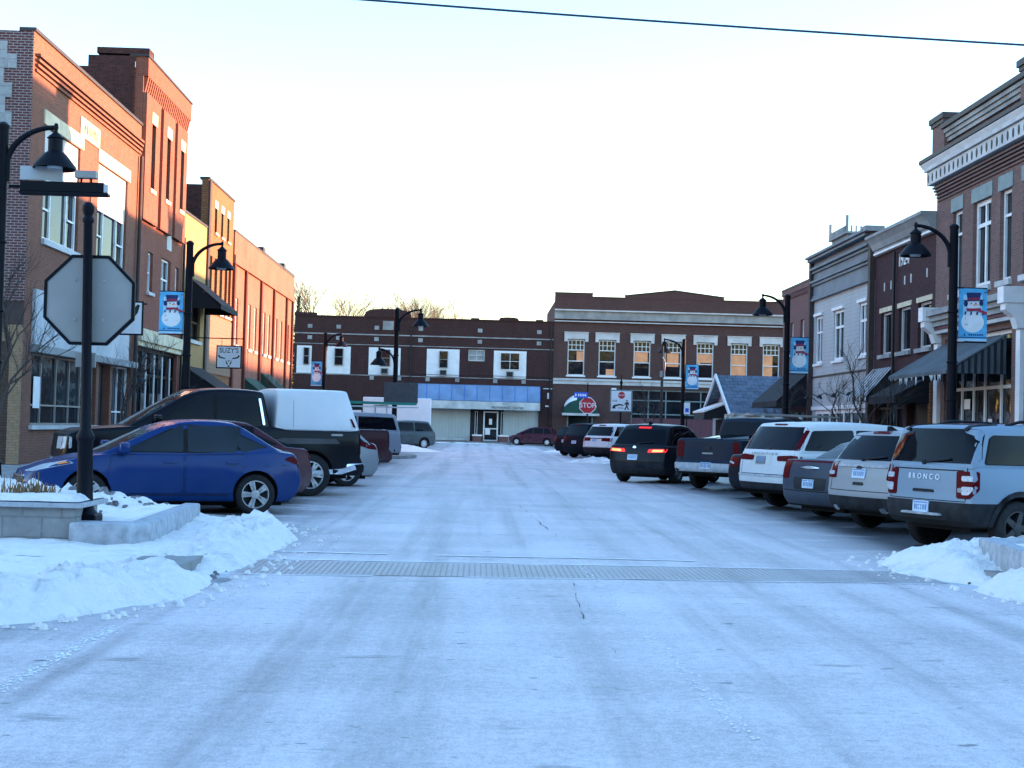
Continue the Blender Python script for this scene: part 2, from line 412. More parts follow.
def text_mesh(txt, size, ext=0.004, space=1.0):
    cu = bpy.data.curves.new('lettering', 'FONT'); cu.body = txt; cu.size = size; cu.extrude = ext
    cu.align_x = 'CENTER'; cu.align_y = 'CENTER'; cu.space_character = space
    ob = bpy.data.objects.new('lettering', cu); COL.objects.link(ob)
    dg = bpy.context.evaluated_depsgraph_get(); dg.update()
    me = bpy.data.meshes.new_from_object(ob.evaluated_get(dg))
    vs = [tuple(v.co) for v in me.vertices]; fs = [tuple(p.vertices) for p in me.polygons]
    bpy.data.objects.remove(ob); bpy.data.meshes.remove(me)
    return vs, fs

def copy_tree(o, parent=None):
    c = o.copy(); COL.objects.link(c)
    if parent is not None: c.parent = parent
    for ch in list(o.children): copy_tree(ch, c)
    return c

# ------------------------------------------------------------------ facades
PL, PR, PF = -12.5, 14.5, 118.0
TS = {'L': lambda u, d, z: (PL + d, u, z), 'R': lambda u, d, z: (PR - d, u, z), 'F': lambda u, d, z: (u, PF - d, z)}

class Bld:
    def __init__(s, name, side, u0, u1, label, cat='building', group=None):
        s.T = TS[side]; s.u0, s.u1 = u0, u1; s.op = []; s.side = side
        s.root = empty(name, s.T((u0 + u1) / 2, 0, 0), 0, label, cat, group)
    def mb(s): return MB(s.T)
    def part(s, name, mb, mats, parent=None, **k): return mb.build(name, mats, parent or s.root, **k)
    SPLIT = {'pilaster', 'corner_post', 'board_panel', 'stall_riser', 'mullion', 'door_frame', 'door_notice', 'open_sign', 'alcove_sign', 'stone_block', 'anchor_plate'}
    def box(s, name, mat, *bx, parent=None, bevel=0):
        if name in s.SPLIT and isinstance(bx[0], (list, tuple)) and len(bx) > 1:
            return [s.box(name, mat, b, parent=parent, bevel=bevel) for b in bx][0]
        m = s.mb()
        for b in (bx if isinstance(bx[0], (list, tuple)) else [bx]): m.box(*b)
        return s.part(name, m, mat, parent, bevel=bevel)
    def wall(s, mat, z1, z0=0.0, u0=None, u1=None, d=0.0, th=0.3, extra=(), name='wall'):
        u0 = s.u0 if u0 is None else u0; u1 = s.u1 if u1 is None else u1
        ops = list(s.op) + list(extra)
        us = sorted({u0, u1, *[c for o in ops for c in o[:2] if u0 < c < u1]})
        zs = sorted({z0, z1, *[c for o in ops for c in o[2:4] if z0 < c < z1]})
        m = s.mb()
        for i in range(len(us) - 1):
            for j in range(len(zs) - 1):
                cu, cz = (us[i] + us[i + 1]) / 2, (zs[j] + zs[j + 1]) / 2
                if any(o[0] < cu < o[1] and o[2] < cz < o[3] for o in ops): continue
                m.quad((us[i], d, zs[j]), (us[i + 1], d, zs[j]), (us[i + 1], d, zs[j + 1]), (us[i], d, zs[j + 1]))
        for o in ops:
            if o[1] <= u0 or o[0] >= u1 or o[3] <= z0 or o[2] >= z1: continue
            a, b, c, e = max(o[0], u0), min(o[1], u1), max(o[2], z0), min(o[3], z1); q = d - th
            m.quad((a, d, c), (a, d, e), (a, q, e), (a, q, c)); m.quad((b, d, c), (b, d, e), (b, q, e), (b, q, c))
            m.quad((a, d, c), (b, d, c), (b, q, c), (a, q, c)); m.quad((a, d, e), (b, d, e), (b, q, e), (a, q, e))
        q = d - th
        m.quad((u0, d, z0), (u0, d, z1), (u0, q, z1), (u0, q, z0)); m.quad((u1, d, z0), (u1, d, z1), (u1, q, z1), (u1, q, z0))
        m.quad((u0, d, z1), (u1, d, z1), (u1, q, z1), (u0, q, z1))
        return s.part(name, m, mat)
    def core(s, mat, z1, depth=16, d=-0.3, mid=None):
        m = s.mb(); m.box(s.u0 + 0.004, s.u1 - 0.004, -depth, d - 0.001, 0, z1)
        return s.part('side_wall', m, mat)
    def window(s, u0, u1, z0, z1, frame='white', fw=0.07, rows=(0.5,), cols=(), pane='glass', sill=None, lintel=None, rec=0.13, open_=True, name='window', blinds=None, muntin=None):
        if open_: s.op.append((u0, u1, z0, z1))
        m = s.mb(); a, b = -rec - 0.05, -rec + 0.02
        m.box(u0 + .002, u0 + fw, a, b, z0 + .002, z1 - .002); m.box(u1 - fw, u1 - .002, a, b, z0 + .002, z1 - .002)
        m.box(u0 + fw, u1 - fw, a, b, z0 + .002, z0 + fw); m.box(u0 + fw, u1 - fw, a, b, z1 - fw, z1 - .002)
        hw = fw * 0.4
        for c in cols:
            u = u0 + (u1 - u0) * c; m.box(u - hw, u + hw, a + .004, b - .012, z0 + fw, z1 - fw)
        for r_ in rows:
            z = z0 + (z1 - z0) * r_; m.box(u0 + fw, u1 - fw, a + .006, b - .004, z - hw, z + hw)
        if muntin:
            za, zb, nc, nr = muntin
            for i in range(1, nc):
                u = u0 + (u1 - u0) * i / nc; m.box(u - .025, u + .025, a + .004, b - .012, za, zb)
            for i in range(1, nr):
                z = za + (zb - za) * i / nr; m.box(u0 + fw, u1 - fw, a + .007, b - .015, z - .025, z + .025)
        w = s.part(name, m, M[frame])
        p = s.mb(); p.box(u0 + .01, u1 - .01, -rec - 0.09, -rec - 0.06, z0 + .01, z1 - .01)
        s.part('pane', p, M[pane], w)
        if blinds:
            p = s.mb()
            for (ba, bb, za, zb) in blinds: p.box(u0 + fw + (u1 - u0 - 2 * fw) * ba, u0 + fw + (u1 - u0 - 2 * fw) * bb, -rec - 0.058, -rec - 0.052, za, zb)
            s.part('blind', p, M['blind'], w)  # orange strips over the pane paint a reflection
        if sill:
            p = s.mb(); p.box(u0 - .1, u1 + .1, -0.02, 0.1, z0 - sill[0], z0 - .001); s.part('sill', p, M[sill[1]], w)
        if lintel:
            p = s.mb(); p.box(u0 - .12, u1 + .12, -0.02, 0.03, z1 + .001, z1 + lintel[0]); s.part('lintel', p, M[lintel[1]], w)
        return w
    def awning(s, name, mat, u0, u1, d, zt, zb, val=0.18, ends=True, endmat=None, d0=0.03, parent=None, stripes=None):
        m = s.mb(); t = 0.03
        m.prism([(d0, zt), (d, zb), (d, zb - val), (d - t, zb - val), (d - t, zb - t), (d0, zt - t - .02)], lambda p, q, u: (u, p, q), u0, u1)
        a = s.part(name, m, mat)
        if ends:
            for u, w in ((u0 + .02, u0 + .045), (u1 - .045, u1 - .02)):
                e = s.mb(); e.prism([(d0, zt - .07), (d - t - .01, zb - .06), (d - t - .01, zb - val + .02), (d0, zb - val + .02)], lambda p, q, t_: (t_, p, q), u, w)
                s.part('awning_end', e, endmat or mat, a)
        if stripes:
            e = s.mb(); n, sm = stripes; w = (u1 - u0) / n
            L = math.hypot(d - d0, zt - zb); nx, nz = (zt - zb) / L * .012, (d - d0) / L * .012
            for i in range(0, n, 2):
                ua, ub = u0 + i * w, u0 + (i + 1) * w
                e.add([(ua, d0 + nx, zt + nz), (ub, d0 + nx, zt + nz), (ub, d + nx, zb + nz), (ua, d + nx, zb + nz)], [(0, 1, 2, 3)])
                e.quad((ua, d + .008, zb), (ub, d + .008, zb), (ub, d + .008, zb - val), (ua, d + .008, zb - val))
            s.part('awning_stripe', e, sm, a)
        return a
    def text(s, txt, size, u, z, d, mat, parent=None, name='lettering', ext=.01, dirn=1, sx=1.0):
        vs, fs = text_mesh(txt, size, ext)
        m = s.mb(); m.add([(u + dirn * p[0] * sx, d + p[2], z + p[1]) for p in vs], fs)
        return s.part(name, m, mat, parent)

# ---- left block -----------------------------------------------------------
# B1 : red-brown two storey shop with stone plaque
B = Bld('brick_shop_building', 'L', 38.5, 50.75, 'tall red brown brick shop with boarded upper windows and stone name plaque')
def three_light(u0, u1):
    B.op.append((u0, u1, 6.5, 9.72))
    w = B.window(u0 + .05, u1 - .05, 6.5, 8.3, 'white', .09, (), (.27, .73), open_=False, sill=(.16, 'stone'), rec=.1)
    m = B.mb()
    for a, b in ((0.03, 0.24), (0.76, 0.97)):
        uu = u0 + (u1 - u0) * a; vv = u0 + (u1 - u0) * b; m.box(uu, vv, -.12, -.09, 7.37, 7.43)
    B.part('sash_rail', m, M['white'], w)
    B.box('boarding', M['sheet'], u0 + .03, u1 - .03, -.2, -.07, 8.31, 9.71, parent=w)
    B.box('lintel', M['cream'], u0 - .2, u1 + .2, -.02, .05, 9.73, 10.14, parent=w)
three_light(39.75, 43.25); three_light(45.35, 49.05)
B.op += [(39.3, 45.9, 1.22, 3.25), (46.2, 47.6, .15, 3.25), (47.9, 50.3, 1.0, 3.25)]
B.wall(M['b1'], 12.05)
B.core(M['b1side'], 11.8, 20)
m = B.mb()
for i, z in enumerate((10.98, 11.12, 11.26, 11.40)): m.box(38.62, 50.6, -.01, .07 + .03 * i, z, z + .075)
B.part('cornice_band', m, M['b1'])
B.box('parapet_cap', M['coping'], (38.45, 50.8, -.4, .06, 12.051, 12.15))
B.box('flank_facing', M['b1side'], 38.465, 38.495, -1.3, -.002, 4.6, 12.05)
pl = B.box('name_plaque', M['cream'], (43.05, 45.2, -.02, .05, 10.12, 10.72))
m = B.mb(); rr = random.Random(3)
for i in range(6):
    u = 43.4 + i * .27; m.box(u, u + .05, .05, .058, 10.24, 10.6)
    m.box(u + .12, u + .17, .05, .058, 10.24 + rr.random() * .1, 10.45 + rr.random() * .15); m.box(u + .05, u + .12, .05, .057, 10.4 + rr.uniform(-.1, .15), 10.46 + rr.uniform(-.02, .1))
B.part('carved_lettering', m, M['b1'], pl)
B.box('fascia_board', M['sheet'], (39.15, 49.6, .0, .1, 3.48, 5.02))
B.box('fascia_ledge', M['graystone'], (39.1, 50.5, -.02, .22, 3.26, 3.47))
w = B.window(39.3, 45.9, 1.22, 3.25, 'alu', .06, (.28,), (.2, .42, .62, .8), 'glass_store', sill=(.12, 'stone'), open_=False, rec=.15, name='shop_window')
B.window(47.9, 50.3, 1.0, 3.25, 'white', .06, (.3,), (.5,), 'glass_store', open_=False, rec=.15, name='shop_window')
B.box('entrance_recess', M['dark'], 46.22, 47.58, -.29, -.25, .16, 3.24)
B.box('window_sign', M['sign_white'], 39.9, 40.5, -.13, -.125, 1.7, 2.6)
# camera-facing flank: grey block with toothed brick corner, tan pier below
m = B.mb(); rr = random.Random(5)
for k in range(18):
    z = 4.6 + k * .4; w_ = (.62, .95)[k % 2] * (1 if k < 12 else .7) + rr.random() * .2
    m.box(38.44, 38.49, -w_ - 6.5, -w_, z, min(z + .399, 11.75))
B.part('grey_block_patch', m, M['block'])
m = B.mb(); m.box(38.40, 38.49, -.33, -.004, .15, 3.95); m.box(38.40, 38.49, -6, -.33, 3.5, 3.95)
B.part('tan_pier', m, M['tan'])
B.box('infill_panel', M['brown_in'], 38.45, 38.49, -5.5, -.331, .1, 3.499)
B.box('parging_panel', M['brownwood'], 38.455, 38.49, -6, -.01, 3.96, 4.58)

m = B.mb(); m.tube([(50.45, .12, .3), (50.45, .12, 10.9)], .07, 8); B.part('downpipe', m, M['brownwood'])
m = B.mb(); m.tube([(44.3, .05, 5.1), (44.3, .05, 8.9), (44.5, .05, 9.2)], .02, 6); B.part('conduit', m, M['dark'])

# B2 : tall tower-like brick front with slit bays
B = Bld('brick_tower_building', 'L', 50.76, 58.4, 'tallest red brick building on the left with corbelled top and narrow slit bays')
bays = [(51.35, 53.25), (53.6, 55.5), (55.85, 57.75)]
for c in (52.0, 54.5, 57.0):
    B.window(c - .3, c + .3, 9.95, 12.35, 'brownwood', .06, (.5,), ())
B.window(52.35, 53.15, 6.2, 7.7, 'white', .08, (.5,), sill=(.12, 'stone'))
B.window(54.55, 56.2, 6.15, 7.75, 'white', .09, (.5,), (.5,), sill=(.12, 'stone'))
B.window(57.05, 57.75, 6.2, 7.65, 'white', .08, (.5,), sill=(.12, 'stone'))
B.op += [(51.2, 57.9, .3, 4.1)]
B.wall(M['b2'], 14.6)
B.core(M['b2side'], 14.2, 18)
for a, b, c in ((50.77, 53.0, 52.0), (53.5, 55.5, 54.5), (56.0, 57.9, 57.0)):
    B.wall(M['b2'], 13.3, 8.7, a, b, .16, .155, name='pier_panel')
    B.box('lintel', M['cream'], c - .42, c + .42, .15, .19, 12.36, 12.78); B.box('sill', M['cream'], c - .42, c + .42, .15, .22, 9.8, 9.949)
B.box('parapet_band', M['b2'], 50.77, 58.39, -.01, .17, 13.9, 14.58)
m = B.mb()
for k in range(26):
    u = 50.85 + k * .29
    m.prism([(0, 13.301), (.165, 13.301), (.165, 13.899), (0, 13.899)], lambda p, q, t: (t, p * (.2 + .8 * (q - 13.3) / .6), q), u, u + .15)
B.part('corbel_table', m, M['b2'])
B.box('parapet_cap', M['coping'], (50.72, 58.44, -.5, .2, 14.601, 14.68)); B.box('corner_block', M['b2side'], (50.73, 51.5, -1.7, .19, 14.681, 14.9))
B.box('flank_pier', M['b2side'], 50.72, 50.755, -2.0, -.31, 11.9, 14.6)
B.box('date_stone', M['stone'], 55.3, 56.1, -.02, .03, 8.15, 8.85)
B.box('shop_cornice', M['cream'], (50.9, 58.3, -.02, .22, 4.3, 4.75), (50.9, 58.3, -.02, .12, 4.12, 4.29))
w = B.window(51.2, 57.9, .3, 4.1, 'black', .12, (.36, .74), (.2, .4, .6, .8), 'glass_store', open_=False, rec=.15, name='shop_window')
B.box('mullion', M['white'], [(52.9 + i * 1.34, 52.98 + i * 1.34, -.1, -.06, .5, 3.9) for i in range(4)], parent=w) if False else B.box('mullion', M['white'], *[(52.9 + i * 1.34, 52.98 + i * 1.34, -.1, -.06, .5, 3.9) for i in range(4)], parent=w)

m = B.mb(); m.tube([(58.2, .1, .3), (58.2, .1, 9.0)], .05, 8); B.part('downpipe', m, M['dark'])
m = B.mb(); m.tube([(51.0, .05, 12.6), (50.6, -1.2, 12.5)], .03, 6); B.part('pipe', m, M['sign_white'])

# B3 : low buff-yellow front
B = Bld('buff_brick_building', 'L', 58.41, 63.3, 'low pale yellow brick front with two dark awnings between taller brick buildings')
B.window(60.0, 62.4, 4.9, 6.5, 'brownwood', .08, (.5,), (.5,), sill=(.15, 'stone'))
B.op += [(58.9, 62.9, .4, 2.9)]
B.wall(M['b3'], 10.1); B.core(M['b3'], 9.8)
B.box('parapet_cap', M['coping'], 58.43, 63.28, -.4, .05, 10.101, 10.2)
B.window(58.9, 62.9, .4, 2.9, 'dark', .1, (.75,), (.33, .66), 'glass_store', open_=False, name='shop_window')
B.awning('awning', M['canvas_black'], 59.2, 63.15, 1.5, 7.55, 6.35, .2)
B.awning('shop_awning', M['canvas_black'], 58.8, 63.2, 1.6, 3.75, 2.75, .2)

# B4 : orange brick tower
B = Bld('orange_brick_building', 'L', 63.31, 70.0, 'narrow orange brick building with three tiny top windows and lap sided middle')
for c in (65.3, 66.9, 68.5):
    B.window(c - .28, c + .28, 10.15, 11.3, 'brownwood', .05, (), (), lintel=(.35, 'cream'), sill=(.1, 'cream'))
for c in (64.4, 65.7, 67.0, 68.3, 69.3):
    B.window(c - .36, c + .36, 6.5, 9.0, 'brownwood', .06, (.5,), sill=(.1, 'stone'))
B.op += [(63.8, 69.5, .4, 2.9)]
B.wall(M['b4'], 12.35); B.core(M['b2side'], 12.1)
B.box('parapet_cap', M['coping'], 63.32, 69.98, -.4, .05, 12.351, 12.45)
B.box('lap_siding', M['sidingB'], 63.4, 69.9, -.01, .06, 3.6, 6.3)
B.box('corner_strip', M['brownwood'], 63.32, 63.75, -.01, .09, 3.0, 12.3)
B.window(63.8, 69.5, .4, 2.9, 'dark', .1, (.75,), (.25, .5, .75), 'glass_store', open_=False, name='shop_window')

# B5 : long salmon brick building
B = Bld('salmon_brick_building', 'L', 70.01, 92.5, 'long salmon brick building with tall white windows and dark red pilasters glowing in sun')
for c in (71.6, 75.6, 77.6, 80.8, 82.6, 85.6, 87.7, 90.8):
    B.window(c - .42, c + .42, 5.3, 7.7, 'white', .1, (.5,), sill=(.15, 'stone'))
B.op += [(71, 77.5, .4, 2.7), (79.5, 83, .3, 2.7), (84.5, 92, .4, 2.7)]
B.wall(M['b5'], 10.9); B.core(M['b5'], 10.5)
for u in (70.05, 73.6, 78.8, 83.7, 89.2, 92.0): B.box('pilaster', M['b5dark'], u, u + .4, -.01, .13, .2, 9.3)
m = B.mb(); m.box(70.02, 92.49, -.01, .15, 9.31, 9.75); m.box(70.02, 92.49, -.01, .08, 9.751, 10.9)
B.part('corbelled_parapet', m, M['b5'])
B.box('parapet_cap', M['coping'], (70.02, 78.8, -.4, .1, 10.901, 11.0), (78.8, 79.7, -.5, .12, 10.901, 11.25), (79.7, 87.2, -.4, .1, 10.901, 11.06), (87.2, 88.0, -.5, .12, 10.901, 11.3), (88, 92.5, -.4, .1, 10.901, 11.12))
for a, b, nc in ((71, 77.5, (.25, .5, .75)), (79.5, 83, (.5,)), (84.5, 92, (.25, .5, .75))):
    B.window(a, b, .4, 2.7, 'dark', .1, (.75,), nc, 'glass_store', open_=False, name='shop_window')
B.awning('green_awning', M['canvas_green'], 74.0, 78.4, 1.0, 3.75, 2.95, .2)
B.awning('green_awning', M['canvas_green'], 80.0, 83.6, 1.3, 4.2, 3.05, .25)

# ---- right block ----------------------------------------------------------
# R1 : ornate corner brick with deep cornice
B = Bld('corner_brick_building', 'R', 27.0, 44.4, 'rose brick corner building with deep white bracketed cornice and grey canvas awning')
for (a, b) in ((42.0, 42.85), (38.05, 38.9), (34.2, 35.1), (30.6, 31.5)):
    B.window(a, b, 5.95, 8.5, 'white', .1, (.72,), (), sill=(.16, 'stone'), lintel=(.42, 'teal'))
for (a, b) in ((39.6, 41.05), (35.8, 37.2)):
    B.window(a, b, 5.95, 8.5, 'white', .14, (.72,), (.5,), sill=(.16, 'stone'), lintel=(.42, 'teal'))
B.op += [(28, 36.7, .5, 4.6), (37.9, 43.4, .4, 4.6)]
B.wall(M['r1'], 10.95); B.core(M['r1'], 10.8, 20)
m = B.mb()
for k in range(5): m.box(27.01, 44.2, -.01, .05 + .045 * k, 9.05 + k * .095, 9.11 + k * .095)
B.part('corbel_courses', m, M['r1'])
fz = B.box('cornice_frieze', M['stone'], (26.9, 44.35, -.02, .36, 9.56, 9.98), (26.9, 44.4, -.02, .44, 10.0, 10.12))
m = B.mb()
for k in range(44):
    u = 27.2 + k * .395
    m.prism([(u + .07 * math.cos(t * PI / 5), 9.77 + .14 * math.sin(t * PI / 5)) for t in range(10)], lambda p, q, t: (p, t, q), .35, .368)
B.part('cornice_opening', m, M['dark'], fz)
m = B.mb(); m.prism([(0, 10.13), (.42, 10.13), (.52, 10.26), (.56, 10.29), (.56, 10.4), (0, 10.58)], lambda p, q, t: (t, p - .01, q), 26.9, 44.6)
B.part('cornice_shelf', m, M['coping'])
m = B.mb(); m.prism([(.41, 10.122), (.515, 10.25), (.515, 10.262), (.41, 10.129)], lambda p, q, t: (t, p, q), 26.95, 44.55)
B.part('cornice_soffit', m, M['white'])
m = B.mb()
for k in range(3): m.box(28, 43.2, -.01, .1 + .06 * k, 10.78 + k * .13, 10.90 + k * .13)
B.part('parapet_moulding', m, M['graystone'])
B.box('parapet_cap', M['coping'], 27.5, 43.3, -.5, .30, 11.18, 11.33)
for a, b in ((43.2, 44.35), (35.9, 37.0), (27.05, 28.2)):
    p = B.box('parapet_pillar', M['r1'], a, b, -.75, .2, 10.6, 11.52)
    B.box('pillar_cap', M['coping'], (a - .1, b + .1, -.85, .3, 11.521, 11.7), (a - .05, b + .05, -.8, .25, 11.4, 11.52), parent=p)
sc_ = B.box('shop_cornice', M['graystone'], (37.3, 43.8, -.02, .30, 5.0, 5.16), (37.3, 43.8, -.02, .40, 5.161, 5.32), (37.3, 43.8, -.02, .52, 5.321, 5.5))
B.box('cornice_fascia', M['stone'], 37.3, 43.8, -.02, .2, 4.78, 4.89, parent=sc_)
B.box('maroon_band', M['redpanel'], 37.3, 43.8, -.02, .24, 4.90, 4.99, parent=sc_)
for u in (36.9, 43.7):
    m = B.mb(); m.box(u, u + .45, -.02, .62, 5.18, 5.62); m.prism([(0, 4.5), (.2, 4.5), (.3, 4.8), (.55, 5.0), (.55, 5.179), (0, 5.179)], lambda p, q, t: (t, p, q), u + .04, u + .41)
    B.part('cornice_bracket', m, M['white'])
B.box('pilaster', M['white'], (37.0, 37.3, -.02, .12, .2, 4.49), (43.75, 44.1, -.02, .12, .2, 4.49))
B.window(37.9, 43.4, .4, 4.6, 'white', .12, (.2, .62), (.22, .45, .62, .8), 'glass_store', open_=False, rec=.18, name='shop_window')
B.window(28, 36.7, .5, 4.6, 'white', .12, (.2, .72), (.25, .5, .75), 'glass_store', open_=False, rec=.18, name='shop_window')
B.box('open_sign', M['sign_white'], (39.6, 39.9, -.12, -.11, 1.6, 2.1), (41.4, 41.9, -.12, -.11, 2.4, 2.7))
aw = B.awning('grey_awning', M['canvas_gray'], 38.2, 43.6, 1.7, 4.42, 3.4, .1, True, M['canvas_gray'])
m = B.mb()
for k in range(9):
    d = .12 + k * .18; m.box(38.195, 38.215, d, d + .07, 3.32, min(4.3, 4.36 - (d / 1.7) * 1.0))
B.part('awning_stripe', m, M['dark'], aw)
m = B.mb(); rr = random.Random(9)
for k in range(46):
    u = 38.3 + rr.random() * 5.2; l = rr.uniform(.06, .5) * rr.random(); m.tube([(u, 1.67, 3.31), (u, 1.67, 3.31 - l)], [.022, .003], 5)
B.part('icicle', m, M['ice'], aw)

# R2 : 1924 oxblood brick
B = Bld('dated_brick_building', 'R', 44.41, 51.28, 'dark oxblood brick building with date figures high on its front and striped metal awning')
for a, b in ((49.15, 50.45), (46.95, 48.3), (44.78, 46.15)):
    B.window(a, b, 4.45, 5.98, 'stone', .09, (), (), sill=(.14, 'graystone'), lintel=(.17, 'cream'))
B.op += [(44.8, 47.2, .2, 3.2), (47.6, 51.0, .5, 3.2)]
B.wall(M['r2'], 8.1); B.core(M['r2'], 8.0)
m = B.mb(); m.prism([(-.02, 8.1), (.1, 8.1), (.14, 8.28), (.2, 8.3), (.3, 8.5), (.44, 8.66), (.5, 8.7), (.5, 8.8), (-.3, 8.8), (-.3, 8.1)], lambda p, q, t: (t, p, q), 44.42, 51.0)
B.part('cornice', m, M['graystone'])
B.box('cornice_strip', M['white'], 44.42, 51.0, .0, .17, 8.13, 8.20)
B.text('1924', .62, 47.75, 7.62, .02, M['white'], dirn=-1, name='date_figures', ext=.02)
m = B.mb()
for u in (45.2, 46.9, 47.6, 49.2, 50.0): m.box(u, u + .12, -.01, .012, 6.75, 7.05)
B.part('anchor_plate', m, M['stone'])
B.box('entrance_recess', M['dark'], 44.82, 47.18, -.29, -.2, .2, 3.19)
B.box('entrance_post', M['b4'], 44.5, 44.75, .0, .08, .2, 3.3)
B.window(47.6, 51.0, .5, 3.2, 'dark', .1, (.75,), (.33, .66), 'glass_store', open_=False, name='shop_window')
B.awning('striped_awning', M['dark'], 48.8, 51.4, .95, 3.97, 2.9, .14, True, M['dark'], stripes=(14, M['sheet']))
B.awning('round_awning', M['canvas_black'], 44.6, 47.6, 1.2, 3.5, 2.85, .25)

m = B.mb(); m.tube([(48.6, .1, .3), (48.6, .1, 8.0)], .05, 8); B.part('downpipe', m, M['dark'])

# R3 : clapboard front with stepped cornice and widow's walk
B = Bld('clapboard_shop_building', 'R', 51.29, 61.0, 'white clapboard shop front with blue grey cornice and four gooseneck lamps')
for a, b in ((52.25, 53.35), (55.65, 57.2), (59.15, 60.3)):
    w = B.window(a, b, 4.55, 6.6, 'white', .12, (.66,), (.5,), sill=(.1, 'white'), rec=.06)
    B.box('window_hood', M['white'], (a - .1, b + .1, -.01, .1, 6.605, 6.72), parent=w)
B.op += [(52.1, 60.3, .75, 2.55)]
B.wall(M['sidingW'], 7.3); B.core(M['sidingG'], 8.7)
m = B.mb(); m.box(51.6, 60.7, -.3, .05, 7.301, 9.0)
for z, d in ((7.3, .16), (7.42, .1), (7.95, .14), (8.07, .22), (8.5, .14), (8.62, .26), (8.98, .35), (9.1, .45)): m.box(51.6, 60.7, -.3, d, z, z + .1)
B.part('stepped_cornice', m, M['sidingG'])
B.box('corner_post', M['brownwood'], (51.3, 51.6, -.3, .2, .1, 9.1), (60.7, 60.99, -.3, .2, .1, 9.35))
B.box('post_cap', M['graystone'], 51.2, 51.7, -.3, .42, 9.101, 9.3)
B.box('belt_board', M['dark'], 51.6, 60.7, -.01, .05, 3.96, 4.03)
B.box('shop_sill', M['white'], (51.62, 60.68, -.01, .06, 2.56, 2.72), (51.62, 60.68, -.01, .05, .3, .74))
B.window(52.1, 60.3, .75, 2.55, 'white', .16, (), (.14, .29, .43, .57, .71, .86), 'glass_store', open_=False, rec=.06, name='shop_window')
for u in (53.0, 55.3, 57.6, 59.8):
    m = B.mb(); m.tube([(u, .02, 3.15), (u, .25, 3.25), (u, .42, 3.15)], .02, 6); m.tube([(u, .42, 3.16), (u, .46, 3.02)], [.05, .14], 10)
    B.part('gooseneck_lamp', m, M['dark'])
ww = B.box('roof_cupola', M['sidingG'], 57.4, 60.0, -1.5, -.55, 8.5, 9.85)
m = B.mb(); m.box(57.25, 60.15, -1.65, -.42, 9.86, 9.95)
for k in range(14):
    u = 57.4 + k * .2; m.box(u, u + .06, -.5, -.44, 9.95, 10.2); m.box(u, u + .06, -1.62, -1.56, 9.95, 10.2)
for k in range(6): m.box(57.28, 57.34, -1.5 + k * .2, -1.44 + k * .2, 9.95, 10.2)
for u in (57.25, 60.03):
    for d in (-.54,): m.box(u, u + .1, d, d + .1, 9.95, 10.62)
B.part('balustrade', m, M['graystone'], ww)
B.box('cupola_window', M['sign_white'], (57.7, 59.7, -.55, -.53, 9.1, 9.7), (57.38, 57.4, -1.4, -.7, 9.1, 9.7), parent=ww)

# R4 : low faded brick
B = Bld('faded_brick_building', 'R', 61.01, 66.9, 'low faded red brick building with black awning beside the clapboard front')
for c in (62.9, 65.0): B.window(c - .35, c + .35, 5.2, 6.7, 'white', .09, (.5,), sill=(.1, 'stone'))
B.op += [(61.5, 66.4, .4, 2.6)]
B.wall(M['r4'], 8.3); B.core(M['r4'], 8.25, 18)
m = B.mb()
for k in range(22): m.box(61.1 + k * .26, 61.22 + k * .26, -.01, .08, 7.85, 8.05)
m.box(61.02, 66.88, -.01, .1, 8.06, 8.29)
B.part('corbel_table', m, M['r4'])
B.box('parapet_cap', M['coping'], 61.02, 66.88, -.4, .12, 8.301, 8.38)
B.window(61.5, 66.4, .4, 2.6, 'dark', .1, (.75,), (.25, .5, .75), 'glass_store', open_=False, name='shop_window')
B.awning('black_awning', M['canvas_black'], 61.05, 66.5, 1.5, 4.3, 2.95, .25)

# R5 : little gabled shop with shingle roof
g = empty('gabled_shop', (13.4, 77.6, 0), 0, 'small gabled shop with blue grey shingle roof and white gable boards', 'building')
def gt(x, y, z): return (x, y, z)
m = MB(gt); m.box(13.7, 25, 73.4, 81.8, 0, 2.5); m.prism([(73.4, 2.5), (81.8, 2.5), (77.6, 4.5)], lambda p, q, t: (t, p, q), 13.72, 25)
m.build('wall', M['sidingW'], g)
m = MB(gt)
for sgn in (-1, 1):
    y1 = 77.6 + sgn * 4.75
    m.prism([(77.6, 4.68), (y1, 2.38), (y1, 2.26), (77.6, 4.55)], lambda p, q, t: (t, p, q), 13.15, 25.2)
m.build('roof', M['shingle'], g)
m = MB(gt)
for sgn in (-1, 1):
    y1 = 77.6 + sgn * 4.8
    m.prism([(77.6, 4.74), (y1, 2.42), (y1, 2.24), (77.6, 4.54)], lambda p, q, t: (t, p, q), 13.05, 13.148)
m.box(13.2, 25.2, 72.80, 72.849, 2.1, 2.3)
m.build('gable_board', M['white'], g)
m = MB(gt); m.box(13.66, 13.698, 74.6, 76.6, .6, 2.2); m.box(13.66, 13.698, 78.4, 80.6, .6, 2.2); m.build('window', M['glass_store'], g)
m = MB(gt); m.prism([(12.3, 2.55), (13.69, 3.1), (13.69, 2.3), (12.3, 2.2)], lambda p, q, t: (p, t, q), 76.3, 80); m.build('canopy', M['dark'], g)
m = MB(gt); m.prism([(12.25, 2.555), (13.69, 3.105), (13.69, 3.19), (12.25, 2.64)], lambda p, q, t: (p, t, q), 76.2, 80.1); m.build('canopy_snow', M['snow'], g)
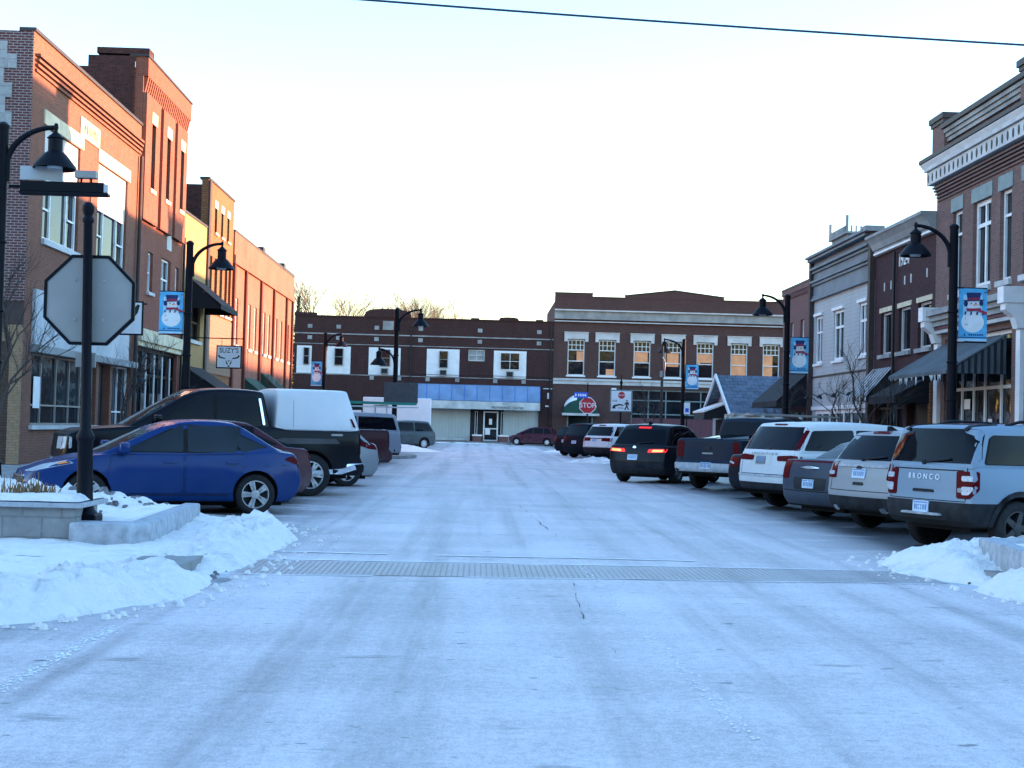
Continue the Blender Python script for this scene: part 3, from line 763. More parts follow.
# ---- far block ------------------------------------------------------------
B = Bld('long_brown_brick_building', 'F', -15.7, 6.14, 'long dark brown brick building with white boarded windows and blue metal awning')
pan = [(-15.46, -14.22, -14.9, -14.4), (-13.03, -10.95, -12.3, -11.55), (-9.42, -6.75, -8.5, -7.6), (-4.54, -1.79, -3.5, -2.75), (1.11, 3.86, 1.65, 3.3)]
for i, (a, b, c, d) in enumerate(pan):
    two = i == 4
    w = B.window(c, d, 6.25, 7.7, 'graystone' if i != 4 else 'white', .05, (.5,), (.5,) if two else (), open_=False, rec=-.13)
    B.box('white_board', M['white'], a, b, -.02, .035, 5.55, 7.85, parent=w)
    if i >= 2:
        mm = (c + d) / 2; B.box('air_conditioner', M['graystone'], mm - .32, mm + .32, .0, .35, 5.62, 6.12, parent=w)
        B.box('grille', M['dark'], mm - .25, mm + .25, .35, .358, 5.68, 6.06, parent=w)
B.window(-1.05, .35, 6.92, 7.9, 'valance', .1, (.5,), (.5,), pane='curtain')
B.op += [(-5.3, 5.0, .2, 2.95), (-15.2, -6.2, .5, 3.2)]
B.wall(M['bfl'], 10.35); B.core(M['bfl'], 10.1, 14)
B.box('stone_band', M['graystone'], (-15.68, 6.1, -.01, .06, 8.86, 8.96), (-15.68, 6.1, -.01, .03, 8.02, 8.08), (-15.68, 6.1, -.01, .04, 5.46, 5.52))
m = B.mb()
for u in (-14.6, -12.2, -9.0, -5.3, -.3, 4.7):
    for z in (8.4, 9.35): B.box('stone_block', M['graystone'], u, u + .38, -.01, .045, z, z + .32)
for u in (-4.6, -2.1, 1.1, 3.5, -9.3, -7.0): B.box('stone_block', M['graystone'], u, u + .35, -.01, .05, 5.12, 5.44)
m = B.mb(); m.box(-15.75, 6.12, -.5, .07, 10.351, 10.45)
for a, b in ((-15.74, -13.9), (-.9, -.2), (4.6, 5.2)): m.box(a, b, -.52, .1, 10.451, 10.66 if a < -10 else 10.56)
for c, r_, h in ((-7.9, 2.0, .68), (2.3, .85, .25)):
    m.prism([(c + r_, 10.45), *[(c + r_ * math.cos(t * PI / 10) * .97, 10.45 + h * math.sin(t * PI / 10) ** .45) for t in range(1, 10)], (c - r_, 10.45)], lambda p, q, t: (p, t, q), -.48, .09)
B.part('parapet_cap', m, M['bfl'])
B.box('arch_stone', M['graystone'], -8.3, -7.4, .05, .07, 9.35, 10.1)
m = B.mb(); m.prism([(.03, 4.92), (.55, 4.86), (1.15, 3.56), (1.1, 3.52), (.03, 3.52)], lambda p, q, t: (t, p, q), -5.5, 5.06)
aw = B.part('blue_awning', m, M['blue_awn'])
m = B.mb()
for k in range(0, 11): u = -5.5 + k * 1.056; m.prism([(.57, 4.862), (.572, 4.88), (1.17, 3.58), (1.16, 3.56)], lambda p, q, t: (t, p, q), u - .012, u + .012)
B.part('awning_seam', m, M['sign_blue'], aw)
va = B.box('awning_valance', M['valance'], -5.5, 5.06, .9, 1.18, 2.86, 3.515, parent=aw)
B.text('PREFERENCE CENTER', .30, 2.35, 3.02, 1.185, M['sign_black'], va, sx=.92)
B.text('PETE', .22, 2.15, 3.35, 1.185, M['graystone'], va)
B.box('awning_stain', M['sign_blue'], (2.0, 2.9, 1.184, 1.187, 3.505, 3.512), parent=aw)
sf = B.box('board_panel', M['boards'], (-5.3, -.75, -.25, -.18, .45, 2.95), (2.1, 5.0, -.25, -.18, .45, 2.95))
B.box('stall_riser', M['valance'], (-5.3, -.75, -.26, -.1, .2, .44), (2.1, 5.0, -.26, -.1, .2, .44))
B.box('entrance_recess', M['dark'], -.74, 2.09, -.29, -.24, .2, 2.95)
d_ = B.window(.36, 1.62, .2, 2.72, 'white', .12, (.42,), (), 'glass_store', open_=False, rec=.12, name='door')
B.box('door_notice', M['sign_white'], (.55, .95, -.1, -.095, .75, 1.25), (.85, 1.1, -.1, -.095, 1.6, 2.1), parent=d_)
for a in (-.35, 1.85): B.window(a, a + .22, .75, 2.7, 'white', .04, (), (), 'glass_store', open_=False, rec=.14, name='side_light')
for a in (-.5, 1.7):
    p = B.box('brick_planter', M['r4'], a, a + .75, -.05, .55, .15, .62); B.box('planter_snow', M['snow'], a - .05, a + .8, -.06, .6, .621, .74, parent=p)
B.window(-15.2, -6.2, .5, 3.2, 'dark', .1, (.7,), (.2, .4, .6, .8), 'glass_store', open_=False, name='shop_window')
B.box('alcove_sign', M['sign_white'], (5.35, 6.1, .0, .04, 4.72, 4.78), (5.7, 5.85, .0, .05, 3.9, 4.4), (5.55, 5.95, .0, .05, 3.22, 3.34))
B.box('shop_light', M['amber'], -6.6, -6.1, -.02, .04, 3.7, 4.2)

m = B.mb(); m.tube([(-5.9, .12, .2), (-5.9, .12, 9.8)], .06, 8); B.part('downpipe', m, M['dark'])
m = B.mb(); m.tube([(5.9, .1, .2), (5.9, .1, 10.2)], .06, 8); B.part('downpipe', m, M['dark'])
m = B.mb(); m.tube([(-6, .08, 5.7), (-1, .08, 5.68), (.6, .08, 5.72), (6.1, .08, 5.66)], .018, 5); B.part('cable', m, M['dark'])
B = Bld('plum_brick_building', 'F', 6.15, 27.5, 'two storey plum brick building with hooded white windows and pale stone belts')
ws = [7.33, 9.96, 12.92, 15.55, 18.27, 21.16, 23.89]
bl = [[(.55, 1, 7.15, 8.0)], [(.45, 1, 6.05, 6.55)], [(0, .9, 7.22, 8.08)], [(.1, .9, 6.9, 8.05)], [(0, 1, 7.3, 8.08), (.05, .2, 7.2, 7.3)], [(.02, .98, 6.1, 8.08)], [(.0, .62, 6.1, 8.08)]]  # painted orange reflection patches for each window
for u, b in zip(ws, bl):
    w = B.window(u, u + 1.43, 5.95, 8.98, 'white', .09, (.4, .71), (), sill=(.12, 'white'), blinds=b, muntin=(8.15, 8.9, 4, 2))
    B.box('window_hood', M['stone'], (u - .3, u + 1.73, -.02, .14, 9.02, 9.55), (u - .3, u - .03, -.02, .13, 8.8, 9.019), (u + 1.46, u + 1.73, -.02, .13, 8.8, 9.019), (u - .33, u + 1.76, -.02, .2, 9.551, 9.62), parent=w)
B.op += [(12.8, 20.2, .3, 4.9), (7.4, 9.6, .15, 2.6)]
B.wall(M['bfr'], 12.6); B.core(M['bfr'], 12.2, 14)
m = B.mb()
for a, b in ((6.16, 9.35), (25.0, 27.49)): B.box('parapet_pier', M['bfr'], a, b, -.3, .02, 12.601, 12.88)
m.prism([(12.1, 12.601), (12.1, 12.78), (16.3, 13.32), (20.5, 12.85), (20.5, 12.601)], lambda p, q, t: (p, t, q), -.3, .02)
B.part('parapet_gable', m, M['bfr'])
m = B.mb(); m.box(6.14, 9.4, -.35, .07, 12.881, 12.96); m.box(9.36, 12.1, -.35, .07, 12.601, 12.66); m.box(20.5, 25, -.35, .07, 12.601, 12.66)
m.prism([(12.05, 12.781), (16.3, 13.321), (20.55, 12.851), (20.55, 12.92), (16.3, 13.4), (12.05, 12.86)], lambda p, q, t: (p, t, q), -.35, .07)
B.part('coping', m, M['coping'])
B.box('cornice', M['graystone'], (6.16, 27.4, -.01, .2, 10.7, 11.36))
B.box('cornice_edge', M['stone'], (6.16, 27.4, -.01, .42, 11.38, 11.5), (6.16, 27.4, -.01, .26, 10.46, 10.54))
B.box('belt_course', M['stone'], (6.16, 27.4, -.01, .1, 5.2, 5.5), (6.16, 27.4, -.01, .2, 5.501, 5.68))
w = B.window(12.8, 20.2, .3, 4.9, 'teal', .12, (.55, .8), (.2, .4, .6, .8), 'glass', open_=False, rec=.15, name='shop_window')
B.box('maroon_panel', M['redpanel'], 12.9, 20.1, -.13, -.08, .35, 2.5, parent=w)
B.box('entrance_door', M['glass_store'], 7.42, 9.58, -.28, -.2, .16, 2.58)
B.box('door_frame', M['teal'], (7.4, 7.52, -.2, .03, .15, 2.6), (9.48, 9.6, -.2, .03, .15, 2.6))
# fan awning : half dome on a white rim
m = B.mb(); n = 14
vs = []; fs = []; 
for i in range(7):
    a = i / 6 * PI / 2
    for j in range(n + 1):
        b = j / n * PI; r_ = math.cos(a)
        vs.append((8.5 - 1.55 * math.cos(b) * (1 - .0 * a), .03 + .9 * math.sin(b) * (1 - i / 6 * .96) , 2.75 + 1.6 * math.sin(b) ** .8 * (i / 6)))
vs = []
for i in range(7):
    e = i / 6
    for j in range(n + 1):
        b = j / n * PI
        vs.append((8.5 - 1.5 * math.cos(b), .03 + 1.0 * math.cos(e * PI / 2) * (.25 + .75 * math.sin(b)), 2.75 + 1.62 * math.sin(b) * math.sin(e * PI / 2)))
for i in range(6):
    for j in range(n): fs.append((i * (n + 1) + j, i * (n + 1) + j + 1, (i + 1) * (n + 1) + j + 1, (i + 1) * (n + 1) + j))
m.add(vs, fs)
for k, f in enumerate(fs):
    i, j = divmod(k, n)
    if i >= 3 and (2 <= j <= 5 or 8 <= j <= 11): m.mi[k] = 1
aw = B.part('dome_awning', m, [M['canvas_green'], M['sign_white']], smooth=40)
B.box('awning_rim', M['stone'], 6.95, 10.05, .02, 1.08, 2.55, 2.749, parent=aw)
B.box('wall_lamp', M['sign_white'], 11.1, 11.5, .0, .3, 4.75, 4.95)

# plain block added beyond the right edge of the view to shade the street
m = MB(); m.box(78, 92, -45, 37, 0, 9.5); m.box(77.8, 92.2, -45.2, 37.2, 9.5, 9.8); m.box(78, 92, 37.3, 130, 0, 6.2)
m.build('brick_warehouse', M['r4'], label='plain long brick warehouse down the cross street at the right', cat='building', org=(85, 0, 0))

m = MB(); m.box(-70, 70, -52, -40, 0, 14); m.box(-70.2, 70.2, -52.2, -39.8, 14, 14.3)  # unseen block added behind the camera to hide the bright horizon from reflections
m.build('brick_row_building', M['bfr'], label='plain two storey brick row across the crossing, facing the street from behind the viewpoint', cat='building', org=(0, -46, 0))

# ------------------------------------------------------------------ vehicles
def lerp(a, b, t): return a + (b - a) * t
def pw(pts, x):
    if x <= pts[0][0]: return pts[0][1]
    for (a, b), (c, d) in zip(pts, pts[1:]):
        if x <= c: 
            t = (x - a) / (c - a) if c > a else 0
            return lerp(b, d, t)
    return pts[-1][1]
def sm(pts, x, w=0.06):
    return (pw(pts, x - w) + 2 * pw(pts, x) + pw(pts, x + w)) / 4

def box_grid(nx, ny, nz, f):
    """surface grid of a box, f(u in 0..1, v in -1..1, w in 0..1) -> point"""
    idx = {}; vs = []; fs = []
    def vid(i, j, k):
        key = (i, j, k)
        if key not in idx:
            idx[key] = len(vs); vs.append(f(i / nx, 2 * j / ny - 1, k / nz))
        return idx[key]
    for i in range(nx):
        for j in range(ny):
            for k in (0, nz): fs.append((vid(i, j, k), vid(i + 1, j, k), vid(i + 1, j + 1, k), vid(i, j + 1, k)))
    for i in range(nx):
        for k in range(nz):
            for j in (0, ny): fs.append((vid(i, j, k), vid(i + 1, j, k), vid(i + 1, j, k + 1), vid(i, j, k + 1)))
    for j in range(ny):
        for k in range(nz):
            for i in (0, nx): fs.append((vid(i, j, k), vid(i, j + 1, k), vid(i, j + 1, k + 1), vid(i, j, k + 1)))
    return vs, fs

def eval_mods(me, bev, cut=None):
    ob = bpy.data.objects.new('tmp', me); COL.objects.link(ob)
    if bev:
        b = ob.modifiers.new('b', 'BEVEL'); b.width = bev; b.segments = 3; b.limit_method = 'ANGLE'; b.angle_limit = R(48)
    co = None
    if cut:
        cm = bpy.data.meshes.new('cut'); cm.from_pydata(cut.v, [], cut.f)
        bm = bmesh.new(); bm.from_mesh(cm); bmesh.ops.recalc_face_normals(bm, faces=bm.faces); bm.to_mesh(cm); bm.free()
        co = bpy.data.objects.new('cut', cm); COL.objects.link(co)
        q = ob.modifiers.new('c', 'BOOLEAN'); q.operation = 'DIFFERENCE'; q.object = co; q.solver = 'EXACT'
    dg = bpy.context.evaluated_depsgraph_get(); dg.update()
    out = bpy.data.meshes.new_from_object(ob.evaluated_get(dg))
    bpy.data.objects.remove(ob)
    if co: bpy.data.objects.remove(co)
    return out

def mesh_raw(vs, fs):
    me = bpy.data.meshes.new('raw'); me.from_pydata(vs, [], fs)
    bm = bmesh.new(); bm.from_mesh(me); bmesh.ops.recalc_face_normals(bm, faces=bm.faces); bm.to_mesh(me); bm.free()
    return me

def round_poly(pts, r, n=3):
    out = []; k = len(pts)
    for i in range(k):
        p0, p, p1 = Vector(pts[i - 1]), Vector(pts[i]), Vector(pts[(i + 1) % k])
        a = (p0 - p); b = (p1 - p); d = min(r, a.length * .45, b.length * .45)
        A = p + a.normalized() * d; Bp = p + b.normalized() * d
        for j in range(n + 1):
            t = j / n; out.append(tuple(A * (1 - t) ** 2 + p * 2 * t * (1 - t) + Bp * t ** 2))
    return out

def patch(mb, bvh, poly, frame, off=.005, sink=.02, rnd=0, cuts=3):
    """polygon in a projection frame thrown onto the body and given a rim"""
    o, ax, az, dr = [Vector(q) for q in frame]
    if rnd: poly = round_poly(poly, rnd)
    bm = bmesh.new()
    vs = [bm.verts.new((p[0], p[1], 0)) for p in poly]
    f = bm.faces.new(vs)
    bmesh.ops.triangulate(bm, faces=[f])
    for _ in range(cuts):
        es = [e for e in bm.edges if e.calc_length() > .16]
        if not es: break
        bmesh.ops.subdivide_edges(bm, edges=es, cuts=1)
        bmesh.ops.triangulate(bm, faces=[q for q in bm.faces if len(q.verts) > 3])
    bm.verts.index_update()
    P = {}; Nn = {}
    for v in bm.verts:
        st = o + ax * v.co.x + az * v.co.y - dr * 3
        h, n, i, d = bvh.ray_cast(st, dr)
        if h is None: continue
        if n.dot(dr) > 0: n = -n
        P[v.index] = h; Nn[v.index] = (n * .4 - dr * .6).normalized()
    vl = []; ix = {}
    def get(i, k):
        key = (i, k)
        if key not in ix:
            ix[key] = len(vl); vl.append(tuple(P[i] + Nn[i] * (off if k == 0 else -sink)))
        return ix[key]
    fl = []
    ok = [q for q in bm.faces if all(v.index in P for v in q.verts)]
    for q in ok: fl.append(tuple(get(v.index, 0) for v in q.verts))
    cnt = {}
    for q in ok:
        for e in q.edges: cnt[e] = cnt.get(e, 0) + 1
    for e, c in cnt.items():
        if c == 1:
            a, b = e.verts[0].index, e.verts[1].index
            fl.append((get(a, 0), get(b, 0), get(b, 1), get(a, 1)))
    bm.free()
    if fl: mb.add(vl, fl)

def wheel_parts(r, w, rim_r, spokes, rimmat, style=0):
    t = MB(); h = w / 2
    t.lathe([(rim_r, -h * .9), (r * .86, -h), (r * .96, -h * .86), (r, -h * .6), (r, h * .6), (r * .96, h * .86), (r * .86, h), (rim_r, h * .9), (rim_r, -h * .9)], n=36, axis='y')
    for k in range(44):
        a = 2 * PI * k / 44; ca, sa = math.cos(a), math.sin(a); cb, sb = math.cos(a + .07), math.sin(a + .07)
        for y0, y1, ra in ((-h * .62, -h * .1, .006), (h * .1, h * .62, .006)):
            t.add([(r * ca * .99, y0, r * sa * .99), (r * cb * .99, y0, r * sb * .99), (r * cb * .99, y1, r * sb * .99), (r * ca * .99, y1, r * sa * .99),
                   ((r + ra) * ca, y0, (r + ra) * sa), ((r + ra) * cb, y0, (r + ra) * sb), ((r + ra) * cb, y1, (r + ra) * sb), ((r + ra) * ca, y1, (r + ra) * sa)],
                  [(4, 5, 6, 7), (0, 1, 5, 4), (1, 2, 6, 5), (2, 3, 7, 6), (3, 0, 4, 7)])
    m = MB()
    m.lathe([(rim_r * 1.01, -h * .85), (rim_r * 1.01, h * .85), (rim_r * .93, h * .86), (rim_r * .9, h * .3), (rim_r * .5, -h * .2), (.001, -h * .2)], n=32, axis='y')
    m.mi = [0] * len(m.mi)
    dark = len(m.f)
    for i, f in enumerate(m.f):
        if i >= 32 * 3: m.mi[i] = 1
    y0, y1 = h * .45, h * .8
    if style == 2:
        m.m = 0; m.lathe([(.001, h * .78), (rim_r * .3, h * .82), (rim_r * .85, h * .7), (rim_r * .9, h * .5)], n=24, axis='y')
        m.m = 1
        for k in range(10):
            a = 2 * PI * k / 10; rr = rim_r * .7
            m.box(math.cos(a) * rr - .018, math.cos(a) * rr + .018, h * .72, h * .8, math.sin(a) * rr - .018, math.sin(a) * rr + .018)
    else:
        m.m = 0
        for k in range(spokes):
            for dv in ((-.13, .13) if style == 1 else (0,)):
                a = 2 * PI * k / spokes
                a1 = a + dv * 1.1; w0 = .028 if style == 1 else .045; w1 = .022 if style == 1 else .034
                ca, sa = math.cos(a), math.sin(a); c1, s1 = math.cos(a1), math.sin(a1)
                pa = (ca * .05, sa * .05); pb = (c1 * rim_r * .95, s1 * rim_r * .95)
                na = (-sa * w0, ca * w0); nb = (-s1 * w1, c1 * w1)
                q = [(pa[0] + na[0], pa[1] + na[1]), (pa[0] - na[0], pa[1] - na[1]), (pb[0] - nb[0], pb[1] - nb[1]), (pb[0] + nb[0], pb[1] + nb[1])]
                m.prism(q, lambda x, z, y: (x, y, z), y0, y1)
        m.lathe([(.075, y0), (.07, h * .86), (.02, h * .9), (.001, h * .9)], n=14, axis='y')
    return t, m

def make_car(name, label, group, S):
    L, W, H = S['L'], S['W'], S['H']; hl = L / 2; hw = W / 2
    r = S.get('r', .34); gc = S['gc']; belt = S['belt']; det = S.get('det', 1)
    xr_ax = -hl + S['ro']; xf_ax = xr_ax + S['wb']
    pm = S['paint']
    top = S['top']                       # (x, z) profile of bonnet, belt, deck
    rp = S['rear']; fp = S['front']      # (z, inset) profiles
    pk, pn = S.get('plan', (.10, .16))   # plan rounding rear / front
    def hwz(z):                           # side section
        t = (z - gc) / (belt - gc)
        return hw * pw([(0, .93), (.12, .965), (.35, .985), (.62, 1.0), (.8, .99), (1.0, .955), (1.3, .93)], t)
    def planf(x):
        a = max(0, (-x - hl * .62) / (hl * .38)); b = max(0, (x - hl * .5) / (hl * .5))
        return 1 - pk * a ** 2.2 - pn * b ** 2.2
    flare = S.get('flare', .022)
    def body(u, v, w):
        u2 = u
        zc = gc + w * (belt - gc)
        xx = lerp(-hl, hl, u2)
        zt = sm(top, xx)
        z = gc + w * (zt - gc)
        a = -hl + sm(rp, z, .02); b = hl - sm(fp, z, .02)
        x = lerp(a, b, u2)
        # bumpers bow out in plan
        x += S.get('bow', .10) * v * v * max(0, 1 - u2 * 4) ** 1.2 - .16 * v * v * max(0, u2 * 4 - 3) ** 1.2
        y = hwz(z) * planf(x)
        for xa in (xr_ax, xf_ax):
            d = math.hypot(x - xa, z - r); y += flare * math.exp(-((d - r * 1.1) / .14) ** 2) if z > r * .4 else 0
        if w == 1: z += .025 * (1 - v * v)
        return (x, y * v, z)
    vs, fs = box_grid(40, 10, 10, body)
    cut = MB()
    rc = r * S.get('arch', 1.13)
    for xa in (xr_ax, xf_ax):
        for s_ in (-1, 1):
            n = 28; ya, yb = s_ * (hw - .34), s_ * (hw + .2)
            cut.prism([(xa + rc * math.cos(2 * PI * k / n), r + .02 + rc * math.sin(2 * PI * k / n)) for k in range(n)], lambda p, q, t: (p, t, q), ya, yb)
    if S.get('bed'):
        b = S['bed']; cut.box(b[0], b[1], -b[2], b[2], b[3], 3)
    me = eval_mods(mesh_raw(vs, fs), S.get('bev', .05), cut)
    bm = bmesh.new(); bm.from_mesh(me)
    for f in bm.faces:
        c = f.calc_center_median(); f.material_index = 0
        for xa in (xr_ax, xf_ax):
            if math.hypot(c.x - xa, c.z - r - .02) < rc - .004 + .006 and abs(c.y) < hw - .012 and c.z > gc: f.material_index = 1
        if S.get('bed') and S['bed'][0] - .01 < c.x < S['bed'][1] + .01 and abs(c.y) < S['bed'][2] + .01 and c.z > S['bed'][3] - .01 and c.z < belt + .0 : f.material_index = 1
        if f.material_index == 0 and S.get('clad') and S['clad'](c): f.material_index = 3
        if f.normal.z < -.7 and c.z < gc + .05: f.material_index = 1
    # greenhouses (cab, topper)
    tops = []
    for gi, g in enumerate(S['cabs']):
        xb0, xt0, xt1, xb1 = g['x']; zb, zt = g.get('z', (belt, H)); wt = g.get('wt', .80) * hw; bw = g.get('wb', .94) * hw
        crown = g.get('crown', .035)
        def gh(u, v, w):
            ww = w ** 1.0
            a = lerp(xb0, xt0, ww); b = lerp(xb1, xt1, w)
            x = lerp(a, b, u)
            y = lerp(bw, wt, w ** 1.25) * (1 - .06 * max(0, u * 4 - 3) ** 2 - .05 * max(0, 1 - u * 4) ** 2)
            z = lerp(zb - .06, zt - crown, w)
            x += g.get('rbow', .06) * v * v * max(0, 1 - u * 5) - g.get('fbow', .12) * v * v * max(0, u * 5 - 4)
            if w == 1: z += crown * (1 - v * v) - .05 * (2 * u - .9) ** 2 * g.get('camber', 1)
            return (x, y * v, z)
        v2, f2 = box_grid(18, 8, 6, gh)
        m2 = eval_mods(mesh_raw(v2, f2), g.get('bev', .07))
        b2 = bmesh.new(); b2.from_mesh(m2)
        for f in b2.faces: f.material_index = 2 if g.get('mat') else 0
        b2.to_mesh(m2); b2.free(); bm.from_mesh(m2)
    out = bpy.data.meshes.new('body'); bm.to_mesh(out)
    bvh = BVHTree.FromBMesh(bm); bm.free()
    for mm in (pm, M['seam'], M[S['cabs'][-1].get('mat', 'white')] if S['cabs'][-1].get('mat') else pm, S.get('cladmat', M['plastic'])): out.materials.append(mm)
    out.polygons.foreach_set('use_smooth', [True] * len(out.polygons)); out.set_sharp_from_angle(angle=R(38))
    root = empty(name, (0, 0, 0), 0, label, S.get('cat', 'car'), group)
    bo = bpy.data.objects.new('body', out); COL.objects.link(bo); bo.parent = root
    # projection frames
    FL = ((0, 0, 0), (1, 0, 0), (0, 0, 1), (0, -1, 0)); FRt = ((0, 0, 0), (1, 0, 0), (0, 0, 1), (0, 1, 0))
    FRear = ((0, 0, 0), (0, 1, 0), (0, 0, 1), (1, 0, 0)); FFront = ((0, 0, 0), (0, 1, 0), (0, 0, 1), (-1, 0, 0))
    k = math.sqrt(.5)
    def corner(sx, sy): return ((sx * hl, sy * hw * .93, 0), (-sx * k, sy * k, 0), (0, 0, 1), (-sx * k, -sy * k, 0))
    sides = ((1, FL), (-1, FRt))
    def P(nm, polys, mat, par=None, off=.006, rnd=.03, sink=.02, lab=None):
        m = MB()
        for poly, fr in polys: patch(m, bvh, poly, fr, off, sink, rnd)
        if not m.f: return None
        return m.build(nm, mat, par or root, smooth=35, label=lab)
    gl = S.get('glass', M['glass_car'])
    g = S['cabs'][0]; xb0, xt0, xt1, xb1 = g['x']; zb, zt = g.get('z', (belt, H))
    def rx(z): return lerp(xb0, xt0, (z - zb) / (zt - zb))
    def fx(z): return lerp(xb1, xt1, (z - zb) / (zt - zb))
    z0, z1 = zb + S.get('wlo', .04), zt - S.get('whi', .13)
    pil = S['pillars']
    if S.get('band'):
        for s_, fr in sides:
            P('window_surround', [([(rx(z0) + pil[0] - .03, z0 - .01 + S.get('kick', 0)), (-.6, z0 - .015), (fx(z0) - pil[-1] + .03, z0 - .015), (fx(z1) - pil[-1] + .03, z1 + .02), (rx(z1) + pil[0] - .03, z1 - .02)], fr)], M['seam'], rnd=.05, off=.002)
    for s_, fr in sides:
        for i in range(len(pil) - 1):
            a, b = pil[i], pil[i + 1]
            if i == 0: bl, tl = rx(z0) + a, rx(z1) + a
            else: bl, tl = a + .035, a + .035
            if i == len(pil) - 2: br, tr = fx(z0) - b, fx(z1) - b
            else: br, tr = b - .035, b - .035
            poly = [(bl, z0 + (S.get('kick', 0) if i == 0 else 0)), (br, z0), (tr, z1), (tl, z1 - (S.get('drop', .03) if i == 0 else 0))]
            if br - bl > .5 or i: P('window', [(poly, fr)], gl, rnd=.05, off=.004)
            else: P('quarter_window', [(poly, fr)], gl, rnd=.04, off=.004)
    ww = g.get('wt', .8) * hw; wb_ = g.get('wb', .94) * hw
    P('windshield', [([(-wb_ * .9, zb + .02), (wb_ * .9, zb + .02), (ww * .88, zt - .1), (-ww * .88, zt - .1)], FFront)], gl, rnd=.08, off=.004)
    rw = S.get('rwin', (zb + .05, zt - .14, .86, .84))
    P('rear_window', [([(-wb_ * rw[2], rw[0]), (wb_ * rw[2], rw[0]), (ww * rw[3], rw[1]), (-ww * rw[3], rw[1])], FRear)], gl, rnd=.07, off=.004)
    # lamps
    for nm, key, mat, sx in (('taillight', 'tail', S.get('tailmat', M['red_lens']), -1), ('headlight', 'head', M['clear_lens'], 1)):
        for sy in (1, -1):
            if S.get(key):
                t = P(nm, [(S[key], corner(sx, sy))], mat, rnd=.03, off=.010)
                if t and key == 'tail' and S.get('tailin'):
                    P('clear_lens', [(q, corner(sx, sy)) for q in S['tailin']], S.get('tailinmat', M['clear_lens']), t, off=.017, rnd=.02)
                if t and key == 'head' and S.get('headin'):
                    P('turn_signal', [(S['headin'], corner(sx, sy))], M['amber'], t, off=.015, rnd=.02)
    if S.get('tail2'):
        for sy in (1, -1): P('pillar_lamp', [(S['tail2'], corner(-1, sy))], M['red_lens'], rnd=.02, off=.01)
    if S.get('chmsl'):
        c = S['chmsl']; P('high_brake_light', [([(-c[0], c[1]), (c[0], c[1]), (c[0], c[2]), (-c[0], c[2])], FRear)], S.get('chmat', M['red_lens']), rnd=.015, off=.012)
    if det:
        # doors : thin skins with a dark gap behind, handle on each
        for s_, fr in sides:
            for poly in S.get('doors', []):
                dr = P('door', [(poly, fr)], pm, rnd=.05, off=.007, sink=.0)
                cx = sum(p[0] for p in poly) / len(poly)
                grow = [((p[0] - cx) * 1.012 + cx, p[1] + (.010 if p[1] > .6 else -.010)) for p in poly]
                P('door_gap', [(grow, fr)], M['seam'], dr, rnd=.05, off=.002, sink=.0)
                hx = min(p[0] for p in poly if p[1] > belt - .25) + .12; hz = belt - S.get('hz', .13)
                P('handle', [([(hx, hz), (hx + .2, hz), (hx + .2, hz + .035), (hx, hz + .035)], fr)], S.get('handle', pm), dr, rnd=.01, off=.035, sink=-.01)
            if S.get('side_trim'):
                for poly in S['side_trim']: P('sill_trim', [(poly, fr)], S.get('trimmat', M['plastic']), rnd=.03, off=.011)
            if S.get('archtrim'):
                aw_ = S['archtrim']
                for xa in (xr_ax, xf_ax):
                    n = 16; a0, a1 = R(-12), R(192)
                    out_ = [(xa + (rc + aw_) * math.cos(lerp(a0, a1, i / n)), r + .02 + (rc + aw_) * math.sin(lerp(a0, a1, i / n))) for i in range(n + 1)]
                    in_ = [(xa + (rc + .004) * math.cos(lerp(a1, a0, i / n)), r + .02 + (rc + .004) * math.sin(lerp(a1, a0, i / n))) for i in range(n + 1)]
                    m = MB()
                    for i in range(n): patch(m, bvh, [out_[i], out_[i + 1], in_[n - i - 1], in_[n - i]], fr, .014, .01, 0, 0)
                    if m.f: m.build('wheel_arch_trim', S.get('trimmat', M['plastic']), root, smooth=40)
            # mirror
            if S.get('mirror'):
                mx, mz = S['mirror']; y = s_ * (hw * .95)
                q = MB(); q.box(mx - .08, mx + .08, min(y, y + s_ * .24), max(y, y + s_ * .24), mz, mz + .16)
                q.build('mirror', S.get('mirmat', pm), root, bevel=.035, smooth=40)
    for nm, poly, mat, off in S.get('rear_parts', []):
        P(nm, [(poly, FRear)], M[mat] if isinstance(mat, str) else mat, rnd=.025, off=off)
    for nm, poly, mat, off in S.get('front_parts', []):
        P(nm, [(poly, FFront)], M[mat] if isinstance(mat, str) else mat, rnd=.03, off=off)
    for nm, poly, mat, off in S.get('side_parts', []):
        for fr_ in (FL, FRt): P(nm, [(poly, fr_)], M[mat] if isinstance(mat, str) else mat, rnd=.03, off=off)
    if S.get('plate'):
        cx, cz = S['plate'] if isinstance(S['plate'], tuple) else (0, S['plate'])
        pl = P('license_plate', [([(cx - .155, cz - .078), (cx + .155, cz - .078), (cx + .155, cz + .078), (cx - .155, cz + .078)], FRear)], S.get('platemat', M['plate']), rnd=.012, off=.02)
        m = MB(); pass
        for i in range(6):
            a = cx - .125 + i * .043; patch(m, bvh, [(a, cz - .04), (a + .026, cz - .04), (a + .026, cz + .03), (a, cz + .03)], FRear, .023, 0, 0, 0)
        patch(m, bvh, [(cx - .14, cz + .045), (cx + .14, cz + .045), (cx + .14, cz + .066), (cx - .14, cz + .066)], FRear, .023, 0, 0, 0)
        if pl and m.f: m.build('plate_figures', M['plate_ink'], pl)
